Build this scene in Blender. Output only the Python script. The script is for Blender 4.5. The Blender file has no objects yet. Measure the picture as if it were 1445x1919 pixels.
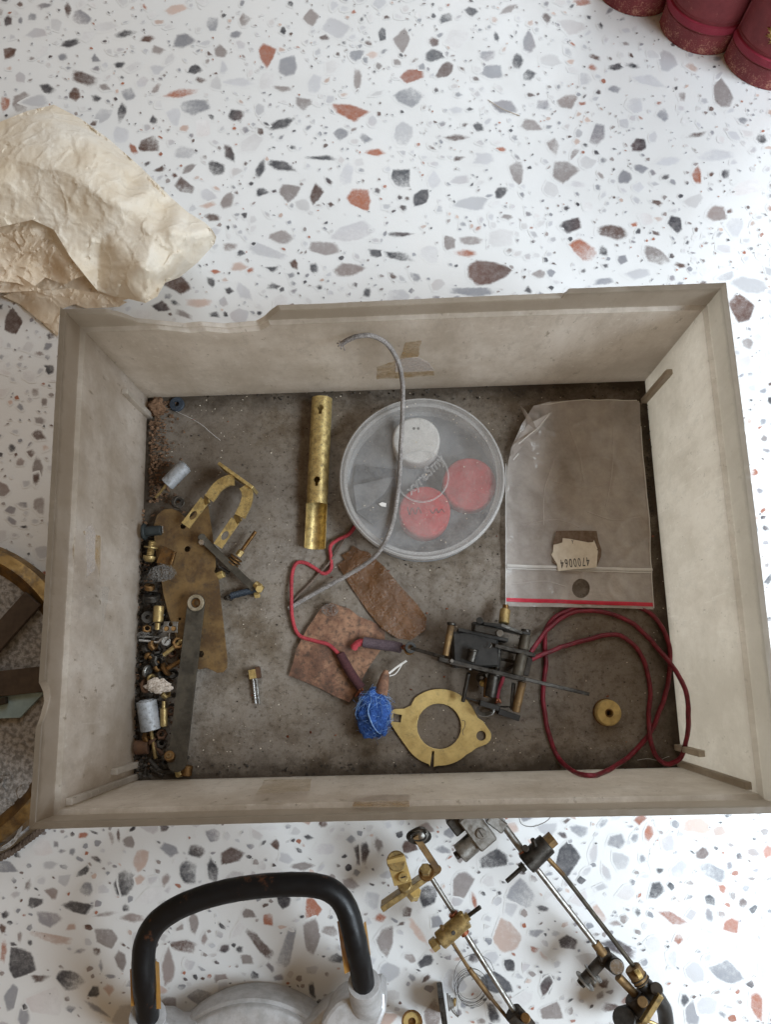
import bpy, bmesh, math, random
from mathutils import Vector, Matrix, noise
from mathutils.geometry import delaunay_2d_cdt
R_ = random.Random(7)
sc = bpy.context.scene
COL = sc.collection
# ------------------------------------------------------------------ camera
CAMW = Vector((0.0020, -0.0574, 0.4522)); FPX = 1483.9
ax = Vector((0.2024, 0.0235, -0.0284)); CROT = Matrix.Rotation(ax.length, 3, ax.normalized())
cam_d = bpy.data.cameras.new('camera'); cam = bpy.data.objects.new('camera', cam_d); COL.objects.link(cam)
cam.matrix_world = Matrix.Translation(CAMW) @ CROT.to_4x4()
cam_d.sensor_fit = 'VERTICAL'; cam_d.sensor_height = 24.0; cam_d.lens = FPX/1919*24.0
cam_d.clip_start = 0.01; cam_d.clip_end = 60
sc.camera = cam
# ------------------------------------------------------------------ room light: a dim warm room, a cool window on the right, another beyond the table
w = bpy.data.worlds.new('World'); sc.world = w; w.use_nodes = True
bg = w.node_tree.nodes['Background']; bg.inputs[0].default_value = (1.0, 0.68, 0.38, 1); bg.inputs[1].default_value = 0.21
def area(name, loc, target, sx, sy, power, col, spread=180):
    d = bpy.data.lights.new(name, 'AREA'); d.shape = 'RECTANGLE'; d.size = sx; d.size_y = sy; d.energy = power; d.color = col; d.spread = math.radians(spread)
    o = bpy.data.objects.new(name, d); COL.objects.link(o); o.location = loc
    o.rotation_euler = (Vector(target)-Vector(loc)).to_track_quat('-Z', 'Y').to_euler()
    return o
area('window_light_right', (0.85, -0.26, 0.72), (0.42, -0.05, 0.0), 0.6, 0.6, 4.6, (0.78, 0.90, 1.0), 70)
area('window_light_far', (0.55, 1.35, 1.1), (0.12, 0.34, 0.0), 1.3, 1.0, 4.2, (0.82, 0.92, 1.0), 92)
sc.view_settings.view_transform = 'Standard'; sc.view_settings.look = 'None'; sc.view_settings.gamma = 1.0
sc.view_settings.use_curve_mapping = False; sc.view_settings.exposure = 0.2
sc.cycles.max_bounces = 8; sc.cycles.transparent_max_bounces = 12
sc.cycles.sample_clamp_indirect = 4.0
# ------------------------------------------------------------------ measuring: a pixel of the photograph and a height (mm above the tray floor) give a point
def ray(px, py):
    return (CROT @ Vector(((px-722.5)/FPX, -(py-959.5)/FPX, -1.0))).normalized()
def P(px, py, z=0.0):
    d = ray(px, py); t = (z*0.001-CAMW.z)/d.z
    return CAMW + d*t
def PX(px, py, X):
    d = ray(px, py); return CAMW + d*((X-CAMW.x)/d.x)
def PY(px, py, Y):
    d = ray(px, py); return CAMW + d*((Y-CAMW.y)/d.y)
def PC(px, py, z=0.0):      # the same, kept inside the tray walls: what would pass through a wall leans on it
    p = P(px, py, z)
    if p.x > .1483: p = PX(px, py, .1483)
    if p.y < -.1090: p = PY(px, py, -.1090)
    return p
def mmpx(px, z=0):          # metres for px pixels at height z mm
    return px/FPX*(CAMW.z-z*0.001)*1.01
TABLE = -4.2
# ------------------------------------------------------------------ objects
WL = {}
def T(name, label, cat, loc, group=None):
    o = bpy.data.objects.new(name, None); COL.objects.link(o); o.empty_display_size = 0.01
    o.location = loc; WL[o] = Vector(loc); o['label'] = label; o['category'] = cat
    if group: o['group'] = group
    return o
def tag(o, label=None, cat=None, group=None, kind=None):
    if label: o['label'] = label
    if cat: o['category'] = cat
    if group: o['group'] = group
    if kind: o['kind'] = kind
    return o
def mk(name, geo, mat, parent=None, smooth=35, **tags):
    vs, fs = geo[0], geo[1]
    vs = [Vector(v) for v in vs]
    lo = [min(v[i] for v in vs) for i in range(3)]; hi = [max(v[i] for v in vs) for i in range(3)]
    c = Vector(((lo[0]+hi[0])/2, (lo[1]+hi[1])/2, lo[2]))
    me = bpy.data.meshes.new(name); me.from_pydata([v-c for v in vs], [], fs); me.validate(); me.update()
    if smooth:
        me.shade_smooth()
        try: me.set_sharp_from_angle(angle=math.radians(smooth))
        except Exception: pass
    if mat is not None: me.materials.append(mat)
    o = bpy.data.objects.new(name, me); COL.objects.link(o)
    WL[o] = c
    if parent is not None:
        o.parent = parent; o.location = c-WL[parent]
    else: o.location = c
    if tags: tag(o, **tags)
    return o
def join(*gs):
    vs, fs = [], []
    for g in gs:
        n = len(vs); vs += list(g[0]); fs += [[i+n for i in f] for f in g[1]]
    return vs, fs
def frombm(bm):
    bm.verts.index_update()
    r = ([v.co.copy() for v in bm.verts], [[v.index for v in f.verts] for f in bm.faces]); bm.free(); return r
def spline(pts, k=6, closed=False):
    pts = [Vector(p) for p in pts]; out = []; n = len(pts)
    rng = range(n if closed else n-1)
    for i in rng:
        p0 = pts[(i-1) % n] if (closed or i > 0) else pts[0]*2-pts[1]
        p1 = pts[i]; p2 = pts[(i+1) % n]
        p3 = pts[(i+2) % n] if (closed or i < n-2) else pts[-1]*2-pts[-2]
        for j in range(k):
            t = j/k
            out.append(0.5*((2*p1)+(p2-p0)*t+(2*p0-5*p1+4*p2-p3)*t*t+(3*p1-p0-3*p2+p3)*t**3))
    if not closed: out.append(pts[-1])
    return out
def sweep(pts, r, n=10, closed=False, caps=True, wob=0.0, seed=0, flat=1.0):
    pts = [Vector(p) for p in pts]; m = len(pts); vs, fs = [], []
    rr = r if isinstance(r, (list, tuple)) else [r]*m
    up = None
    for i in range(m):
        a = pts[(i-1) % m] if (closed or i > 0) else pts[i]; b = pts[(i+1) % m] if (closed or i < m-1) else pts[i]
        t = (b-a); t = t.normalized() if t.length > 1e-12 else Vector((1, 0, 0))
        if up is None:
            up = Vector((0, 0, 1)) if abs(t.z) < .9 else Vector((1, 0, 0))
        up = up-t*up.dot(t)
        up = up.normalized() if up.length > 1e-9 else t.orthogonal().normalized()
        s = t.cross(up)
        for j in range(n):
            an = 2*math.pi*j/n
            q = rr[i]*(1+(wob*noise.noise(Vector((i*.37+seed, j*.9, seed*1.7))) if wob else 0))
            vs.append(pts[i]+s*math.cos(an)*q+up*math.sin(an)*q*flat)
    for i in range(m if closed else m-1):
        for j in range(n):
            a = i*n+j; b = i*n+(j+1) % n; c = ((i+1) % m)*n+(j+1) % n; d = ((i+1) % m)*n+j
            fs.append([a, b, c, d])
    if caps and not closed:
        fs.append([j for j in range(n)][::-1]); fs.append([(m-1)*n+j for j in range(n)])
    return vs, fs
def basis(axis, hint=None):
    a = Vector(axis).normalized(); h = Vector(hint) if hint else (Vector((0, 0, 1)) if abs(a.z) < .9 else Vector((1, 0, 0)))
    u = (h-a*h.dot(a)).normalized(); return a, u, a.cross(u)
def lathe(prof, A, axis, n=24, twist=0.0, six=False):
    """prof: (radius, distance along axis); six: hexagon"""
    a, u, v = basis(axis); A = Vector(A); n = 6 if six else n; vs, fs = [], []
    for r, h in prof:
        for j in range(n):
            an = 2*math.pi*j/n+twist; vs.append(A+a*h+(u*math.cos(an)+v*math.sin(an))*r)
    m = len(prof)
    for i in range(m-1):
        for j in range(n): fs.append([i*n+j, i*n+(j+1) % n, (i+1)*n+(j+1) % n, (i+1)*n+j])
    fs.append([j for j in range(n)][::-1]); fs.append([(m-1)*n+j for j in range(n)])
    return vs, fs
def cyl(A, B, r, n=20, ch=0.12, r2=None, six=False):
    A, B = Vector(A), Vector(B); L = (B-A).length; r2 = r if r2 is None else r2; c = min(ch*r, L*.3)
    return lathe([(r-c, 0), (r, c), (r2, L-c), (r2-c, L)], A, B-A, n, six=six)
def hexa(A, B, r): return cyl(A, B, r, six=True, ch=.08)
def threaded(A, B, r, pitch=0.0009, n=12):
    A, B = Vector(A), Vector(B); L = (B-A).length; k = max(3, int(L/pitch)); pr = [(r*.5, 0)]
    for i in range(k): pr += [(r*.86, (i+.1)*L/k), (r, (i+.5)*L/k)]
    pr += [(r*.5, L)]
    return lathe(pr, A, B-A, n)
def ring(A, axis, ro, ri, h, n=28, six=False):
    a, u, v = basis(axis); A = Vector(A); vs, fs = [], []; c = h*.18
    prof = [(ri, 0), (ro-c, 0), (ro, c), (ro, h-c), (ro-c, h), (ri, h)]; m = len(prof)
    for k, (r, hh) in enumerate(prof):
        for j in range(n):
            an = 2*math.pi*j/n; q = r
            if six and 0 < k < m-1:
                s = (an % (math.pi/3))-math.pi/6; q = r*math.cos(math.pi/6)/math.cos(s)
            vs.append(A+a*hh+(u*math.cos(an)+v*math.sin(an))*q)
    for i in range(m):
        for j in range(n): fs.append([i*n+j, i*n+(j+1) % n, ((i+1) % m)*n+(j+1) % n, ((i+1) % m)*n+j])
    return vs, fs
def boxm(c, X, Y, Z, hx, hy, hz, bev=0.0002):
    bm = bmesh.new(); bmesh.ops.create_cube(bm, size=2.0)
    for v in bm.verts: v.co = Vector((v.co.x*hx, v.co.y*hy, v.co.z*hz))
    b = min(bev, hx*.5, hy*.5, hz*.5)
    if b > 0: bmesh.ops.bevel(bm, geom=bm.edges[:], offset=b, segments=1, affect='EDGES')
    c, X, Y, Z = Vector(c), Vector(X), Vector(Y), Vector(Z)
    for v in bm.verts: v.co = c+X*v.co.x+Y*v.co.y+Z*v.co.z
    return frombm(bm)
def bar(A, B, wid, thk, bev=0.0002, up=(0, 0, 1)):
    """a bar from A to B, wid across (horizontal), thk along up"""
    A, B = Vector(A), Vector(B); x = (B-A).normalized(); u = Vector(up); z = (u-x*u.dot(x)).normalized(); y = z.cross(x)
    return boxm((A+B)/2, x, y, z, (B-A).length/2, wid/2, thk/2, bev)
def slab(a, b, thk, z0, z1, bev=0.0002):
    """a plate standing on edge between two plan points (Vectors), from z0 to z1 mm"""
    a, b = Vector((a.x, a.y, 0)), Vector((b.x, b.y, 0)); x = (b-a).normalized(); y = Vector((0, 0, 1)).cross(x)
    c = (a+b)/2; c.z = (z0+z1)*.0005
    return boxm(c, x, y, Vector((0, 0, 1)), (b-a).length/2, thk/2, (z1-z0)*.0005, bev)
def plate2d(outer, holes, thk, bev=0.00015):
    """extruded flat shape from 2-d outlines, local z from 0 to thk"""
    cu = bpy.data.curves.new('tmp', 'CURVE'); cu.dimensions = '2D'; cu.fill_mode = 'BOTH'
    for loop in [outer]+list(holes):
        s = cu.splines.new('POLY'); s.points.add(len(loop)-1); s.use_cyclic_u = True
        for p, q in zip(s.points, loop): p.co = (q[0], q[1], 0, 1)
    cu.extrude = max(thk/2-bev, 1e-6); cu.bevel_depth = bev; cu.bevel_resolution = 1; cu.offset = -bev
    ob = bpy.data.objects.new('tmp', cu); COL.objects.link(ob)
    me = bpy.data.meshes.new_from_object(ob.evaluated_get(bpy.context.evaluated_depsgraph_get()))
    g = ([Vector((v.co.x, v.co.y, v.co.z+thk/2)) for v in me.vertices], [list(p.vertices) for p in me.polygons])
    bpy.data.objects.remove(ob); bpy.data.curves.remove(cu); bpy.data.meshes.remove(me)
    return g
def plate(outline_px, z, thk, holes=(), bev=0.00015, smoothk=0, zf=None):
    """flat plate whose outline is read off in pixels at height z mm (underside); zf(x, y) adds a slope"""
    def loop(l):
        pts = [P(x, y, z+thk*1000) for x, y in l]
        return [(p.x, p.y) for p in (spline(pts, smoothk, True) if smoothk else pts)]
    hs = []
    for h in holes:
        if len(h) == 3:
            c = P(h[0], h[1], z+thk*1000); r = mmpx(h[2], z)
            hs.append([(c.x+r*math.cos(a*math.pi/12), c.y+r*math.sin(a*math.pi/12)) for a in range(24)])
        else:
            hs.append([(p.x, p.y) for p in (P(x, y, z+thk*1000) for x, y in h)])
    g = plate2d(loop(outline_px), hs, thk, bev)
    return ([Vector((v.x, v.y, v.z+z*.001+(zf(v.x, v.y) if zf else 0))) for v in g[0]], g[1])
def sheet(outline, cell, zfun, holes=(), thk=0.0):
    """a triangulated sheet over an outline of world (x, y) points, with z from zfun"""
    n = len(outline); pts = [Vector((p[0], p[1])) for p in outline]
    xs = [p.x for p in pts]; ys = [p.y for p in pts]
    edges = [(i, (i+1) % n) for i in range(n)]
    def inside(q, poly):
        c = False; j = len(poly)-1
        for i in range(len(poly)):
            a, b = poly[i], poly[j]
            if (a[1] > q[1]) != (b[1] > q[1]) and q[0] < (b[0]-a[0])*(q[1]-a[1])/(b[1]-a[1])+a[0]: c = not c
            j = i
        return c
    # resample boundary
    bp = []
    for i in range(n):
        a, b = pts[i], pts[(i+1) % n]; k = max(1, int((b-a).length/cell))
        for j in range(k): bp.append(a+(b-a)*(j/k))
    allp = list(bp); m = len(bp); ed = [(i, (i+1) % m) for i in range(m)]; hl = []
    for h in holes:
        s = len(allp); allp += [Vector((q[0], q[1])) for q in h]; ed += [(s+i, s+(i+1) % len(h)) for i in range(len(h))]; hl.append(h)
    rr = random.Random(int(abs(xs[0])*1e6) % 9973); y = min(ys)+cell*.5; row = 0
    while y < max(ys):
        x = min(xs)+cell*(.5 if row % 2 else 1.0)
        while x < max(xs):
            q = Vector((x+rr.uniform(-.25, .25)*cell, y+rr.uniform(-.25, .25)*cell))
            if inside(q, pts) and not any(inside(q, h) for h in hl): allp.append(q)
            x += cell
        y += cell*.87; row += 1
    r = delaunay_2d_cdt(allp, ed, [], 1, 1e-7)
    vs2, fs = r[0], r[2]
    fs = [list(f) for f in fs if inside(sum((vs2[i] for i in f), Vector((0, 0)))/len(f), pts) and not any(inside(sum((vs2[i] for i in f), Vector((0, 0)))/len(f), h) for h in hl)]
    vs = [Vector((v.x, v.y, zfun(v.x, v.y))) for v in vs2]
    if thk:
        bm = bmesh.new(); bv = [bm.verts.new(v) for v in vs]
        for f in fs: bm.faces.new([bv[i] for i in f])
        bmesh.ops.delete(bm, geom=[v for v in bm.verts if not v.link_faces], context='VERTS')
        bmesh.ops.recalc_face_normals(bm, faces=bm.faces[:])
        bmesh.ops.solidify(bm, geom=bm.faces[:], thickness=thk)
        return frombm(bm)
    return vs, fs
def N3(x, y, z, s): return noise.noise(Vector((x*s, y*s, z*s)))
# ------------------------------------------------------------------ materials
class NT:
    def __init__(s, name):
        s.m = bpy.data.materials.new(name); s.m.use_nodes = True; s.t = s.m.node_tree; s.b = s.t.nodes['Principled BSDF']; s.out = s.t.nodes['Material Output']
        s.tc = s.n('ShaderNodeTexCoord').outputs['Object']
    def n(s, t, **kw):
        x = s.t.nodes.new(t)
        for k, v in kw.items(): setattr(x, k, v)
        return x
    def l(s, a, b): s.t.links.new(a, b)
    def noise(s, scale, detail=4, rough=.6, vec=None, out='Fac'):
        x = s.n('ShaderNodeTexNoise'); x.inputs['Scale'].default_value = scale; x.inputs['Detail'].default_value = detail; x.inputs['Roughness'].default_value = rough
        s.l(vec or s.tc, x.inputs['Vector']); return x.outputs[out]
    def ramp(s, fac, stops):
        x = s.n('ShaderNodeValToRGB'); e = x.color_ramp.elements
        while len(e) < len(stops): e.new(.5)
        for el, (p, c) in zip(e, stops):
            el.position = p; el.color = (c[0], c[1], c[2], 1) if isinstance(c, (tuple, list)) else (c, c, c, 1)
        s.l(fac, x.inputs[0]); return x.outputs[0]
    def mix(s, fac, a, b, mode='MIX'):
        x = s.n('ShaderNodeMix', data_type='RGBA', blend_type=mode)
        for i, v in ((0, fac), (6, a), (7, b)):
            if hasattr(v, 'is_linked'): s.l(v, x.inputs[i])
            elif i == 0: x.inputs[0].default_value = v
            else: x.inputs[i].default_value = (*v, 1) if len(v) == 3 else v
        return x.outputs[2]
    def math(s, op, a, b=0.0):
        x = s.n('ShaderNodeMath', operation=op)
        for i, v in enumerate((a, b)):
            if hasattr(v, 'is_linked'): s.l(v, x.inputs[i])
            else: x.inputs[i].default_value = v
        return x.outputs[0]
    def set(s, **kw):
        for k, v in kw.items():
            k = k.replace('_', ' ')
            if hasattr(v, 'is_linked'): s.l(v, s.b.inputs[k])
            else: s.b.inputs[k].default_value = (*v, 1) if isinstance(v, tuple) and len(v) == 3 else v
        return s
    def bump(s, h, strength=.3, dist=.0005):
        x = s.n('ShaderNodeBump'); x.inputs['Strength'].default_value = strength; x.inputs['Distance'].default_value = dist
        s.l(h, x.inputs['Height']); s.l(x.outputs[0], s.b.inputs['Normal']); return x.outputs[0]
def metal(name, c1, c2, rough=.35, lo=.42, hi=.62, scale=260, dirt=(.05, .04, .03), dirtamt=.5, metallic=1.0):
    t = NT(name)
    a = t.ramp(t.noise(scale, 6, .65), [(lo, c1), (hi, c2)])
    d = t.ramp(t.noise(scale*2.3, 8, .75), [(.52, 0), (.66, dirtamt)])
    sp = t.ramp(t.noise(scale*9, 3, .6), [(.62, 0), (.70, dirtamt)])
    dd = t.math('MAXIMUM', d, sp)
    t.set(Base_Color=t.mix(dd, a, dirt), Metallic=t.math('MULTIPLY', t.math('SUBTRACT', 1.0, dd), metallic))
    t.set(Roughness=t.ramp(t.noise(scale*1.7, 5), [(.3, rough*.8), (.75, min(1, rough*1.7))]))
    t.bump(t.noise(scale*6, 5, .7), .25, .0002)
    return t.m
def plain(name, c1, c2, rough=.6, scale=200, lo=.35, hi=.65, bump=.2, spec=.4, dist=.0003, bscale=None):
    t = NT(name); t.set(Base_Color=t.ramp(t.noise(scale, 6, .65), [(lo, c1), (hi, c2)]), Roughness=rough); t.b.inputs['Specular IOR Level'].default_value = spec
    if bump: t.bump(t.noise(bscale or scale*3, 6, .7), bump, dist)
    return t.m
M = {}
M['brass'] = metal('aged_brass', (.42, .30, .125), (.22, .155, .065), .38, metallic=.75)
M['brass_bright'] = metal('bright_brass', (.68, .52, .22), (.40, .285, .115), .32, dirtamt=.75, metallic=.72)
M['brass_pale'] = metal('pale_worn_brass', (.62, .46, .19), (.50, .36, .14), .46, scale=120, dirtamt=.28, metallic=.75)
M['brass_dull'] = metal('dull_brown_brass', (.22, .135, .055), (.115, .066, .030), .55, scale=90, dirt=(.045, .025, .012), dirtamt=.8, metallic=.6)
M['bronze'] = metal('dark_bronze', (.25, .14, .055), (.12, .065, .03), .42, dirt=(.03, .018, .01), dirtamt=.6)
M['copper'] = metal('copper_red', (.40, .15, .08), (.24, .08, .05), .45)
M['steel'] = metal('dirty_steel', (.33, .32, .30), (.19, .175, .155), .38, dirtamt=.4)
M['steel_dark'] = metal('dark_steel', (.075, .068, .060), (.035, .031, .027), .42, dirtamt=.4)
M['steel_olive'] = metal('olive_grey_steel', (.085, .070, .050), (.045, .036, .025), .6, scale=140, dirt=(.04, .03, .02), dirtamt=.45, metallic=.5)
M['chrome'] = metal('bright_steel', (.62, .62, .62), (.42, .41, .40), .22, dirtamt=.25)
M['zinc'] = metal('grey_zinc', (.40, .41, .43), (.27, .275, .28), .5, scale=190, dirt=(.10, .085, .065), dirtamt=.8, metallic=.45)
M['rust_strip'] = plain('rusty_brown', (.10, .045, .02), (.05, .025, .014), .8)
M['black'] = plain('black_enamel', (.012, .011, .010), (.03, .027, .024), .42, 320, bump=.15)
M['black_tube'] = None
M['blackish'] = plain('dark_grime', (.020, .015, .011), (.045, .033, .022), .7, 500)
M['white_lump'] = plain('chalky_crust', (.55, .47, .40), (.26, .20, .15), .9, 900, .4, .62, bump=.8)
M['leather'] = None
M['dust'] = plain('grey_lint', (.25, .23, .21), (.12, .105, .09), .95, 900)
M['ink'] = plain('black_ink', (.05, .045, .045), (.11, .10, .095), .8, 900, bump=0)
M['worn_ring'] = metal('worn_grey_brass', (.40, .34, .25), (.24, .19, .12), .45, metallic=.6)
M['gold'] = metal('gold_leaf', (.72, .55, .24), (.50, .36, .15), .4, dirtamt=.6, scale=500, dirt=(.13, .03, .03))
M['paint'] = metal('grey_cast_metal', (.56, .56, .57), (.43, .43, .43), .40, scale=120, dirt=(.30, .28, .25), dirtamt=.35, metallic=.4)
def tablecloth_mat(printed):
    t = NT('printed_chips' if printed else 'white_cloth'); geo = t.n('ShaderNodeNewGeometry').outputs['Position']
    base = t.ramp(t.noise(14, 4, .6, geo), [(.3, (.68, .675, .665)), (.7, (.755, .755, .755))])
    sp = t.ramp(t.noise(1300, 2, .6, geo), [(.70, 0), (.76, .4)]); base = t.mix(sp, base, (.42, .38, .34))
    st_ = t.ramp(t.noise(7, 6, .7, geo), [(.50, 0), (.70, .20)]); base = t.mix(st_, base, (.60, .52, .43))
    if printed:
        at = t.n('ShaderNodeVertexColor', layer_name='print')
        g = t.noise(2400, 2, .7, geo); g2 = t.noise(420, 5, .75, geo)
        al = t.math('ADD', at.outputs['Alpha'], t.math('MULTIPLY', t.math('SUBTRACT', g, .5), .55)); al = t.math('ADD', al, t.math('MULTIPLY', t.math('SUBTRACT', g2, .5), .9))
        x = t.n('ShaderNodeMapRange', interpolation_type='SMOOTHSTEP'); t.l(al, x.inputs[0]); x.inputs[1].default_value = .15; x.inputs[2].default_value = .90
        gate = t.math('MULTIPLY', x.outputs[0], t.ramp(at.outputs['Alpha'], [(0.0, 0), (.25, 1)]))
        ink = t.mix(t.ramp(t.noise(240, 6, .75, geo), [(.40, 0), (.72, .32)]), at.outputs['Color'], (.46, .44, .43))
        base = t.mix(gate, base, ink)
    t.set(Base_Color=base, Roughness=t.ramp(t.noise(40, 5, .7, geo), [(.3, .30), (.7, .50)])); t.b.inputs['Specular IOR Level'].default_value = .5
    h = t.math('ADD', t.noise(1800, 3, .6, geo), t.math('MULTIPLY', t.noise(300, 4, .6, geo), .6)); t.bump(h, .22, .0003)
    return t.m
M['cloth'] = tablecloth_mat(False); M['print'] = tablecloth_mat(True)
def tray_mat(name, light, mid, dark, trans=.35):
    t = NT(name); geo = t.n('ShaderNodeNewGeometry').outputs['Position']
    mp = t.n('ShaderNodeMapping'); mp.inputs['Scale'].default_value = (1, 1, .45); t.l(geo, mp.inputs[0]); v = mp.outputs[0]
    ms0 = t.n('ShaderNodeMapping'); ms0.inputs['Location'].default_value = (3, 5, 7); t.l(geo, ms0.inputs[0]); ms0 = ms0.outputs[0]
    c = t.ramp(t.noise(26, 9, .78, v), [(.33, dark), (.5, mid), (.66, light)])
    c = t.mix(t.ramp(t.noise(150, 8, .8, v), [(.53, 0), (.62, .6)]), c, tuple(x*.66 for x in mid))
    c = t.mix(t.ramp(t.noise(230, 5, .7, v), [(.635, 0), (.675, .85)]), c, (.13, .095, .06))
    c = t.mix(t.ramp(t.noise(300, 3, .6, ms0), [(.63, 0), (.70, .7)]), c, (.82, .80, .76))
    ms = t.n('ShaderNodeMapping'); ms.inputs['Rotation'].default_value = (.5, .7, .4); ms.inputs['Scale'].default_value = (30, 420, 30); t.l(geo, ms.inputs[0])
    c = t.mix(t.ramp(t.noise(1.0, 3, .5, ms.outputs[0]), [(.66, 0), (.72, .5)]), c, (.84, .81, .77))
    c = t.mix(t.ramp(t.noise(9, 7, .72, ms0), [(.46, 0), (.62, .7)]), c, (.35, .295, .235))
    # grime rubbed into the recessed lip, the outer edge and the mitred corners
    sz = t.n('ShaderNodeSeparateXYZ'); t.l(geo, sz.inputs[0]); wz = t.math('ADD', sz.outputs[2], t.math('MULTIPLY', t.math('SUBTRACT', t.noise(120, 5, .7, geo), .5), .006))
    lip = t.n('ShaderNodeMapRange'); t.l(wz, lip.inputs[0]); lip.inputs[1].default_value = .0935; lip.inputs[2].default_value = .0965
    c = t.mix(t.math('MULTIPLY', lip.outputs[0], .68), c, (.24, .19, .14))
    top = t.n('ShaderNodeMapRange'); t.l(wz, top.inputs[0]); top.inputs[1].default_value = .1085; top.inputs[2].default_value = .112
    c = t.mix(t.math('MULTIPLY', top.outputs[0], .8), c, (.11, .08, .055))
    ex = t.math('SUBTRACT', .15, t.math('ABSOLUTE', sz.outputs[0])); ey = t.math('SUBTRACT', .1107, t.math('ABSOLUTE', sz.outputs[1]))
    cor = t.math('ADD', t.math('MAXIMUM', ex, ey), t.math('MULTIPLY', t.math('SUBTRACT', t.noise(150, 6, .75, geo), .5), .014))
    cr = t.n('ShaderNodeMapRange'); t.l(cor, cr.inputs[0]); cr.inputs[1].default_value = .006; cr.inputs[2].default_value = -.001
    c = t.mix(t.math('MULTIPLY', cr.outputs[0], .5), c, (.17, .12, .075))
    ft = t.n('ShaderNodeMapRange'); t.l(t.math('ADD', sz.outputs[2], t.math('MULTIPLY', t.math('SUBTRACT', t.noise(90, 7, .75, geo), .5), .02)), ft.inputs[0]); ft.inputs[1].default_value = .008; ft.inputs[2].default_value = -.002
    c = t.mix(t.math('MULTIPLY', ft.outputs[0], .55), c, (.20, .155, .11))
    t.set(Base_Color=c, Roughness=t.ramp(t.noise(60, 6, .7, geo), [(.3, .28), (.7, .6)])); t.b.inputs['Specular IOR Level'].default_value = .55
    nb = t.bump(t.noise(420, 6, .7), .2, .0004)
    tr = t.n('ShaderNodeBsdfTranslucent'); t.l(t.mix(.6, c, (.93, .87, .77)), tr.inputs[0]); mx = t.n('ShaderNodeMixShader'); mx.inputs[0].default_value = trans
    t.l(t.b.outputs[0], mx.inputs[1]); t.l(tr.outputs[0], mx.inputs[2]); t.l(mx.outputs[0], t.out.inputs[0])
    return t.m
M['tray'] = tray_mat('yellowed_plastic', (.82, .78, .735), (.67, .615, .56), (.40, .34, .28), .58)
def tray_floor():
    t = NT('grimy_floor'); geo = t.n('ShaderNodeNewGeometry').outputs['Position']
    c = t.ramp(t.noise(16, 8, .7, geo), [(.38, (.13, .098, .068)), (.50, (.25, .212, .174)), (.62, (.42, .38, .335))])
    c = t.mix(t.ramp(t.noise(75, 9, .78, geo), [(.47, 0), (.64, .62)]), c, (.095, .068, .045))
    c = t.mix(t.ramp(t.noise(330, 6, .75, geo), [(.52, 0), (.66, .75)]), c, (.060, .045, .031))
    c = t.mix(t.ramp(t.noise(900, 3, .6, geo), [(.66, 0), (.73, .45)]), c, (.45, .42, .39))
    c = t.mix(t.ramp(t.noise(1500, 2, .6, geo), [(.69, 0), (.74, .8)]), c, (.58, .52, .44))
    c = t.mix(t.ramp(t.noise(8, 6, .7, geo), [(.48, 0), (.60, .72)]), c, (.085, .060, .040))
    # caked dirt along the foot of the walls, with a ragged edge
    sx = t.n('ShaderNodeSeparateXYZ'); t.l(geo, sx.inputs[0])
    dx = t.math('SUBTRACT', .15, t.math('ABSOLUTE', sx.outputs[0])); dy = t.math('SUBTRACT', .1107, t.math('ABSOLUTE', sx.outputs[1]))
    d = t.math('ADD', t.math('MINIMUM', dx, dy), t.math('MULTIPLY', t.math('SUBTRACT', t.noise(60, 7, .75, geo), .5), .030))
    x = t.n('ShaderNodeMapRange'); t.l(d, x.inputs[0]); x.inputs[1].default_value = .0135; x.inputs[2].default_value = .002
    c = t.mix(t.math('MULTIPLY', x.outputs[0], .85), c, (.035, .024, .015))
    t.set(Base_Color=c, Roughness=.82); t.b.inputs['Specular IOR Level'].default_value = .2
    t.bump(t.math('ADD', t.noise(330, 7, .75, geo), t.math('MULTIPLY', t.noise(1600, 4, .7, geo), .5)), .55, .0006)
    return t.m
M['tray_floor'] = tray_floor()
def film(name, col, opac, rough=.35, nscale=30, amt=.25, speck=0.0, speccol=(.6, .58, .55), bump=.3, bdist=.0006):
    t = NT(name); geo = t.n('ShaderNodeNewGeometry').outputs['Position']
    f = t.ramp(t.noise(nscale, 7, .7, geo), [(.3, max(0, opac-amt)), (.7, min(1, opac+amt))])
    c = t.mix(0.0, col, col)
    if speck:
        s = t.ramp(t.noise(1400, 2, .6, geo), [(.56, 0), (.68, speck)]); f = t.math('MINIMUM', t.math('ADD', f, s), 1.0); c = t.mix(s, col, speccol)
    t.set(Base_Color=c, Roughness=rough); t.b.inputs['Specular IOR Level'].default_value = .6
    if bump: t.bump(t.noise(nscale*4, 5, .6, geo), bump, bdist)
    tp = t.n('ShaderNodeBsdfTransparent'); mx = t.n('ShaderNodeMixShader')
    t.l(f, mx.inputs[0]); t.l(tp.outputs[0], mx.inputs[1]); t.l(t.b.outputs[0], mx.inputs[2]); t.l(mx.outputs[0], t.out.inputs[0])
    return t.m
M['lid'] = film('dusty_clear_plastic', (.46, .435, .41), .165, .28, 60, .09, .18, (.70, .66, .61), bump=.15)
M['lid_edge'] = film('clear_plastic_edge', (.58, .56, .54), .5, .22, 60, .12, .3)
M['bag'] = film('cloudy_polythene', (.70, .65, .62), .56, .12, 28, .20, 0.0, bump=.6, bdist=.002)
M['bag_seam'] = film('polythene_seam', (.80, .78, .76), .80, .25, 60, .1)
M['bag_red'] = plain('red_print_line', (.62, .03, .06), (.50, .02, .05), .4, 200, bump=0)
M['amber'] = film('amber_tape', (.46, .24, .055), .80, .3, 60, .15)
M['tape_stain'] = film('tan_tape_residue', (.40, .27, .13), .36, .5, 120, .32, bump=.4)
M['faint_stain'] = film('faint_tape_stain', (.42, .30, .15), .22, .5, 120, .2)
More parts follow.
